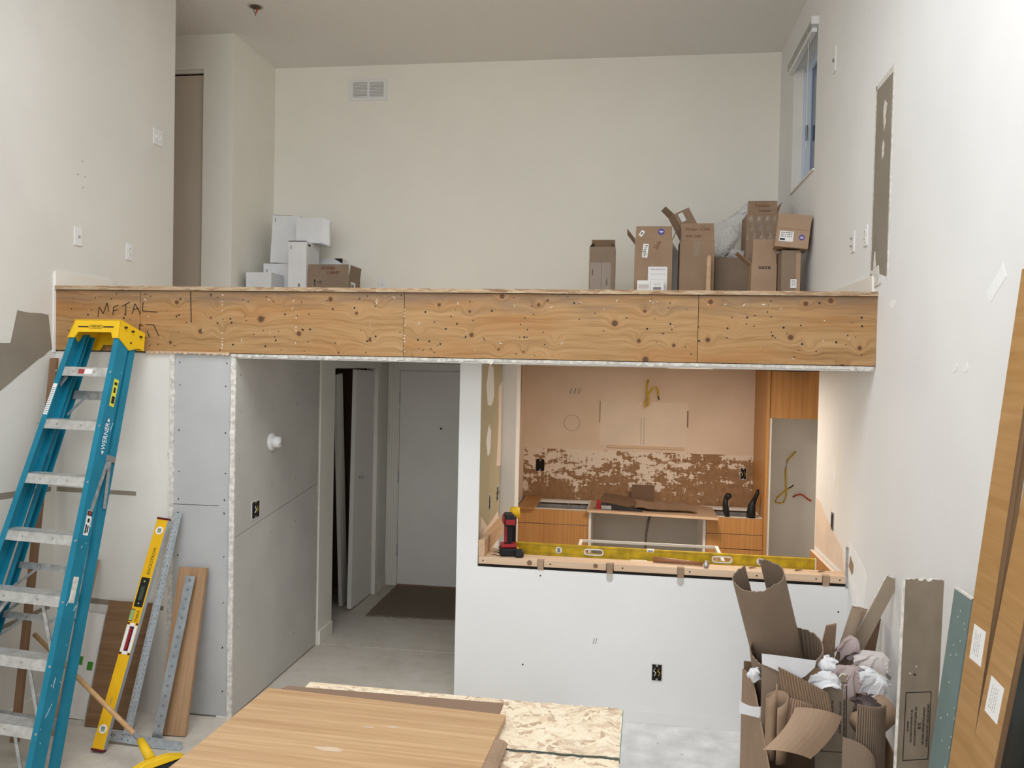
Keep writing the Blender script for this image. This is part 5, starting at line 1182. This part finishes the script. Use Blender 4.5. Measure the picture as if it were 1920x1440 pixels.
# bent front flap, roof-like, and curling corner panels
B().sheet(lambda u, v: (-.055+.145*v+.20*u+.02*math.sin(v*3), -.05+.085*v+.03*u-.03*math.sin(3.1*u)*(.5), .575+.145*v-.07*u*u+.03*u), 8, 6, .005).out('front_flap', CARD2, bx)
B().sheet(lambda u, v: (.26+.13*u+.03*math.sin(u*3), -.045-.03*math.sin(u*3.1), .30+.34*v-.13*v*u*u), 10, 5, .005).out('front_flap', CARD3, bx)
B().sheet(lambda u, v: (.05+.12*u, -.015-.035*math.sin(u*3.1), .26+.16*v+.05*v*math.sin(u*3)), 10, 4, .005).out('front_flap', CARD, bx)
def roll(name, label, base, top, R0, a0, a1, mt_, ribs=True, jagged=0., seed=1, grow=.012, cat='cardboard roll'):
    base, top = V(base), V(top); t = thing(name, label, cat, frame(base, (1, 0, 0), top-base)); L = (top-base).length
    rr = random.Random(seed); n = 150; jg = [0]
    for _ in range(n): jg.append(max(-1, min(1, jg[-1]*.9+rr.uniform(-.4, .4))))
    def f_(u, v):
        a = a0+(a1-a0)*u; r = R0+grow*u; z = L*v+(jagged*jg[int(u*n)] if v > .99 else 0)
        return (r*math.cos(a), r*math.sin(a), z)
    b = B(); b.sheet(f_, n, 6, -.003 if False else .003, (lambda u, v: .0035*(.5+.5*math.cos(u*n*math.pi*.5*1.0)) if ribs else 0)); b.out('sheet', mt_, t, not ribs)
    return t
roll('cardboard_roll', 'tall upright roll of corrugated cardboard sticking out of the rubbish box', (.765, 4.10, .62), (.605, 3.90, 1.155), .112, math.radians(-245), math.radians(78), CARD3, True, .008, 4)
t = roll('cardboard_roll', 'wider cardboard roll around the foot of the tall roll', (.81, 4.03, .42), (.735, 3.90, .83), .155, math.radians(-205), math.radians(80), CARD3, True, .01, 9, .02)
# white-faced cardboard sheet folded over the box side
t = thing('white_faced_card', 'torn cardboard sheet with a white inner face draped over the box front', 'cardboard', (.60, 3.68, .45))
B().sheet(lambda u, v: (.0+.105*u, .0-.01*math.sin(v*3), .0+.415*v*(1-.18*u)), 6, 8, .005).out('brown_face', CARD3, t)
rr = random.Random(14)
pts = [(-.003, .42), (.09, .415), (.225, .405)]+[(.225-.02*k+rr.uniform(-.006, .006), .375-.018*k+rr.uniform(-.006, .006)) for k in range(3)]+[(.15, .315), (.11, .318), (.09, .335), (.055, .355), (.0, .375)]
B().poly(pts, 'Y', -.012, .004).out('white_face', PAPERW, t)
B().sheet(lambda u, v: (.10+.16*u, .03+.01*u, .20+.20*v-.05*u), 5, 5, .004).out('brown_face', CARDD, t)
def corr(name, label, corners, n, mt_, amp=.0032, curl=0., cat='cardboard'):
    """corrugated sheet from four corners a,b (bottom) c,d (top); flutes run bottom to top"""
    a, b_, c, d = [V(p) for p in corners]; t = thing(name, label, cat, a); nrm = (b_-a).cross(d-a).normalized()
    def f_(u, v):
        p = (a.lerp(b_, u)).lerp(d.lerp(c, u), v)-a
        return p+nrm*(amp*math.sin(u*n*2*math.pi)+curl*math.sin(u*math.pi))
    B().sheet(f_, n*4, 4, .002).out('fluted_sheet', mt_, t); return t
corr('corrugated_sheet', 'ribbed brown corrugated sheet slanting across the box contents', [(.70, 3.60, .60), (.885, 3.63, .655), (.875, 3.66, .725), (.664, 3.66, .822)], 17, CARD, .0055, .02)
corr('corrugated_sheet', 'small ribbed corrugated scrap lying by the cardboard curl', [(.675, 3.56, .625), (.80, 3.57, .60), (.80, 3.60, .69), (.70, 3.60, .715)], 11, CARD2, .005, .015)
corr('corrugated_sheet', 'upright ribbed corrugated sheet standing beside the tall gypsum strip', [(.93, 3.47, .0), (1.07, 3.50, .0), (1.065, 3.50, .752), (.945, 3.47, .758)], 16, CARD3, .005, .03)
corr('corrugated_sheet', 'small ribbed scrap at the back of the rubbish by the half wall', [(.905, 4.03, .70), (.99, 4.05, .70), (.997, 4.05, .912), (.945, 4.03, .905)], 8, CARD2, .005)
# S-shaped curl of corrugated board
t = thing('cardboard_curl', 'cardboard strip curled into an S at the box front', 'cardboard', (.585, 3.60, .45))
def curlf(u, v):
    a = u*2.6*math.pi; r = .018+.030*u
    return (.055+r*math.cos(a)+.03*u-.01, -.0-.045*math.sin(a)*(.4+u), .30*v-.055*(u)*v+.02*v*math.cos(a))
B().sheet(curlf, 60, 5, .004).out('strip', CARD, t, True)
# gypsum offcuts
def gyps(name, label, base, xdir, zdir, w, L, th, seed, print_at=None, ps=1.):
    t = thing(name, label, 'drywall offcut', frame(base, xdir, zdir)); rr = random.Random(seed)
    n = 14; tops = [L+rr.uniform(-.008, .005) for _ in range(n+1)]
    pts = [(-w/2, 0), (w/2, 0)]+[(w/2-w*i/n, tops[i]) for i in range(n+1)]
    B().poly(pts, 'Y', 0, .0012).out('face_paper', GYPB, t)
    B().poly([(p[0]*.998, min(p[1], L-.004 if p[1] > .1 else p[1])) if p[1] < .1 else (p[0]*.998, p[1]+rr.uniform(-.006, .005)) for p in pts], 'Y', .0012, th).out('gypsum_core', CHALK, t)
    if print_at:
        z0, z1, x0, x1 = print_at; b = B()
        for q in ((x0, x1, z0, z0+.003), (x0, x1, z1-.003, z1), (x0, x0+.003, z0, z1), (x1-.003, x1, z0, z1)): b.box(q[0], q[1], -.0006, 0, q[2], q[3])
        b.out('stamp_border', INK, t); zc_ = (z0+z1)/2; xs = x1-x0
        rows = (('UNDERWRITERS LABORATORIES INC', .013, .90), ('GYPSUM WALLBOARD  ISSUE NO', .0125, .74), ('FIRE RESISTANCE CLASSIFICATION', .0125, .42), ('SEE UL FIRE RESISTANCE DIRECTORY', .010, .27), ('DESIGN NO', .010, .14))
        for s_, sz, fx in rows: text(s_, sz*ps, INK, t, T(x0+xs*fx, -.0006, zc_) @ FACE_Y @ R(-math.pi/2, 'Z'), 'stamp', .75)
        text('5/8', .02*ps, INK, t, T(x0+xs*.58, -.0006, zc_) @ FACE_Y @ R(-math.pi/2, 'Z'), 'stamp')
    b = B()
    for k in range(5): b.cyl((rr.uniform(-w*.4, w*.4), .001, 0), (0, 0, 0), .001, 5) if False else None
    return t
t = gyps('drywall_offcut', 'tall narrow drywall offcut with a boxed stamp standing in the rubbish corner', (1.075, 3.20, 0), (.93, .36, 0), (.028, .035, 1), .168, 1.335, .016, 3, (.66, .915, -.06, .052), 1.0)
for x, z in ((-.02, 1.01), (-.045, .985), (-.025, .98)): B().cyl((x, -.0008, z), (x, .001, z), .0045, 8).out('screw_hole', CHALK if x != -.025 else INK, t)
gyps('drywall_offcut', 'short drywall offcut with a boxed stamp standing in the box', (.93, 3.70, .007), (1, .03, 0), (-.01, .02, 1), .165, .775, .016, 5, (.44, .745, -.062, .045), 1.0)
t = gyps('drywall_offcut', 'slim drywall strip leaning diagonally behind the crumpled paper', (.985, 4.03, .58), (.95, .05, -.3), (.235, .02, .50), .062, .62, .016, 8)
gyps('drywall_offcut', 'small broken drywall chunk behind the tall drywall strip', (1.185, 3.40, .55), (.6, .5, -.5), (.25, .1, 1), .09, .24, .014, 10)
t = carton('scrap_carton', 'brown flattened carton squeezed between tall drywall strip and white wall', frame((1.19, 3.44, 0), (1, .0, 0), (.0, 0, 1)), .08, .10, .72, CARD3, (), True)
# tubes and dark card at the back
t = thing('cardboard_tube', 'grey cardboard tube poking up from the rubbish', 'tube', frame((.985, 4.0, .66), (1, 0, 0), (.10, .0, .36)))
b = B(); n = 20
for z in (0, .355): 
    for r_ in (.028, .024):
        for k in range(n): a = 2*math.pi*k/n; b.v.append((r_*math.cos(a), r_*math.sin(a), z))
for k in range(n):
    j = (k+1) % n; b.f += [(k, j, 2*n+j, 2*n+k), (n+k, 3*n+k, 3*n+j, n+j), (2*n+k, 2*n+j, 3*n+j, 3*n+k), (k, n+k, n+j, j)]
b.out('tube', CARD3, t, True)
t = thing('cardboard_tube', 'half hidden brown tube beside the grey tube', 'tube', frame((1.04, 4.08, .66), (1, 0, 0), (.09, .0, .36)))
B().tube([(0, 0, 0), (0, 0, .33), (0, 0, .332), (0, 0, .30)], [.026, .026, .021, .021], 16).out('tube', CARD, t, True)
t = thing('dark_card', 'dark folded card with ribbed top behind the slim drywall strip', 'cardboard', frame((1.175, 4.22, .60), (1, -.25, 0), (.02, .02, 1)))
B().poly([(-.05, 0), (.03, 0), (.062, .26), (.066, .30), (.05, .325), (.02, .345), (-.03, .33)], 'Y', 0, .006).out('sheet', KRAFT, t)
b = B()
for k in range(12): b.bar((-.035+.0075*k, -.003, .262), (-.03+.0072*k, -.003, .33-.002*k), .003, .004)
b.out('ribs', CARDD, t)['kind'] = 'stuff'
# crumpled paper
def crumple(name, label, c, r, mt_, seed, sq=(1, 1, 1), folds=12, dome=.9, tilt=(0, 0)):
    """creased sheet: sum of folds along random lines, pulled over a dome"""
    t = thing(name, label, 'paper', T(*c) @ R(tilt[0], 'X') @ R(tilt[1], 'Y')); rr = random.Random(seed); n = 34; ln = []
    for _ in range(folds):
        a = rr.uniform(0, 6.28); ln.append((math.cos(a), math.sin(a), rr.uniform(-.8, .8), rr.uniform(-.55, .55)))
    edge = [rr.uniform(.75, 1.1) for _ in range(16)]
    def f_(u, v):
        x, y = u*2-1, v*2-1; k = edge[int((math.atan2(y, x)+math.pi)/6.2832*15.99)]
        z = sum(h*abs(a*x+b_*y-d) for a, b_, d, h in ln)*.5; z -= sum(h*abs(d) for a, b_, d, h in ln)*.5
        q2 = x*x+y*y; f = 1-.16*q2; z = z*.9-dome*q2*.75+.3
        jx = .10*math.sin(7*y+seed)+.06*math.sin(13*x-seed)
        return (r*sq[0]*(x*f+jx*.4)*k, r*sq[1]*(y*f-jx*.4)*k, r*sq[2]*max(-1.1, min(1.2, z)))
    B().sheet(f_, n, n, .0012).out('sheet', mt_, t); return t
crumple('crumpled_paper', 'large mauve crumpled paper dome in the middle of the rubbish', (.995, 3.76, .775), .125, PAPERM, 3, (.95, .8, 1.1), 7, .95, (.35, 0))
crumple('crumpled_paper', 'white folded paper tucked beside the mauve paper dome', (.895, 3.80, .80), .085, PAPERW, 25, (.75, .7, 1.0), 8, .8, (.7, -.5))
crumple('crumpled_paper', 'pinkish crumpled paper peak behind the mauve dome', (1.045, 3.93, .865), .085, PAPERM, 7, (.75, .7, 1.2), 9, .9, (.5, .2))
crumple('crumpled_paper', 'crumpled pale paper beside the tall drywall strip', (1.125, 3.86, .825), .10, PAPER, 9, (1.0, .8, 1.0), 14, .7, (.5, .3))
crumple('crumpled_paper', 'white crumpled paper wad low beside the tall drywall strip', (1.085, 3.70, .785), .085, PAPERW, 11, (1.1, .8, 1.0), 18, .6, (.6, .2))
crumple('crumpled_paper', 'white crumpled strip in front of the mauve dome', (.875, 3.70, .755), .085, PAPERW, 13, (1.1, .5, .7), 16, .6, (.6, -.1))
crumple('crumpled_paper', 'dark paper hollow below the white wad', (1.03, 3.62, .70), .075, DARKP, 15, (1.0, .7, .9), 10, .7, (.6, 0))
crumple('crumpled_paper', 'grey foam paper spilling over the left box side', (.585, 3.80, .735), .06, PAPERW, 17, (.6, .6, 1.0), 8, .8, (.6, -.6))
t = thing('paper_slip', 'white paper slip sticking out of the left box side', 'paper', (.525, 3.80, .585))
B().sheet(lambda u, v: (-.012+.095*u, -.09-.02*u, .055*v-.008*u-.012*math.sin(u*3)*v), 6, 3, .0015).out('sheet', PAPERW, t)
t = thing('brown_roll', 'plump brown packing roll next to the upright corrugated sheet', 'packing', frame((.985, 3.60, .60), (1, 0, 0), (.25, .1, .15)))
B().tube([(0, 0, 0), (0, 0, .02), (0, 0, .10), (0, 0, .17), (0, 0, .175)], [.05, .062, .066, .06, .04], 18).out('roll', CARD, t, True)
# plastic scrap on the floor by the box
t = thing('plastic_scrap', 'thin clear plastic scrap on the floor beside the rubbish box', 'plastic', (.47, 3.95, 0))
B().sheet(lambda u, v: (-.14+.24*u, -.15+.3*v, .012+.010*math.sin(u*9+v*4)*math.sin(v*7)), 14, 14, .001).out('sheet', BUB, t)
# plaster dust on the floor
rr = random.Random(31); b = B()
for k in range(150):
    x, y = rr.uniform(-3.3, 1.1), rr.uniform(3.3, 4.8); r_ = rr.uniform(.003, .010)
    if x > .4 and y < 4.2 or -1.3 < x < .05 and y < 3.6: continue
    b.poly([(x+a, y+c) for a, c in blob(0, 0, r_, r_*rr.uniform(.4, 1), 6, k)], 'Z', 0, rr.uniform(.001, .004))
o = b.out('plaster_crumbs', CHALK); tag(o, 'white plaster crumbs scattered over the concrete floor', 'debris', None, 'stuff')
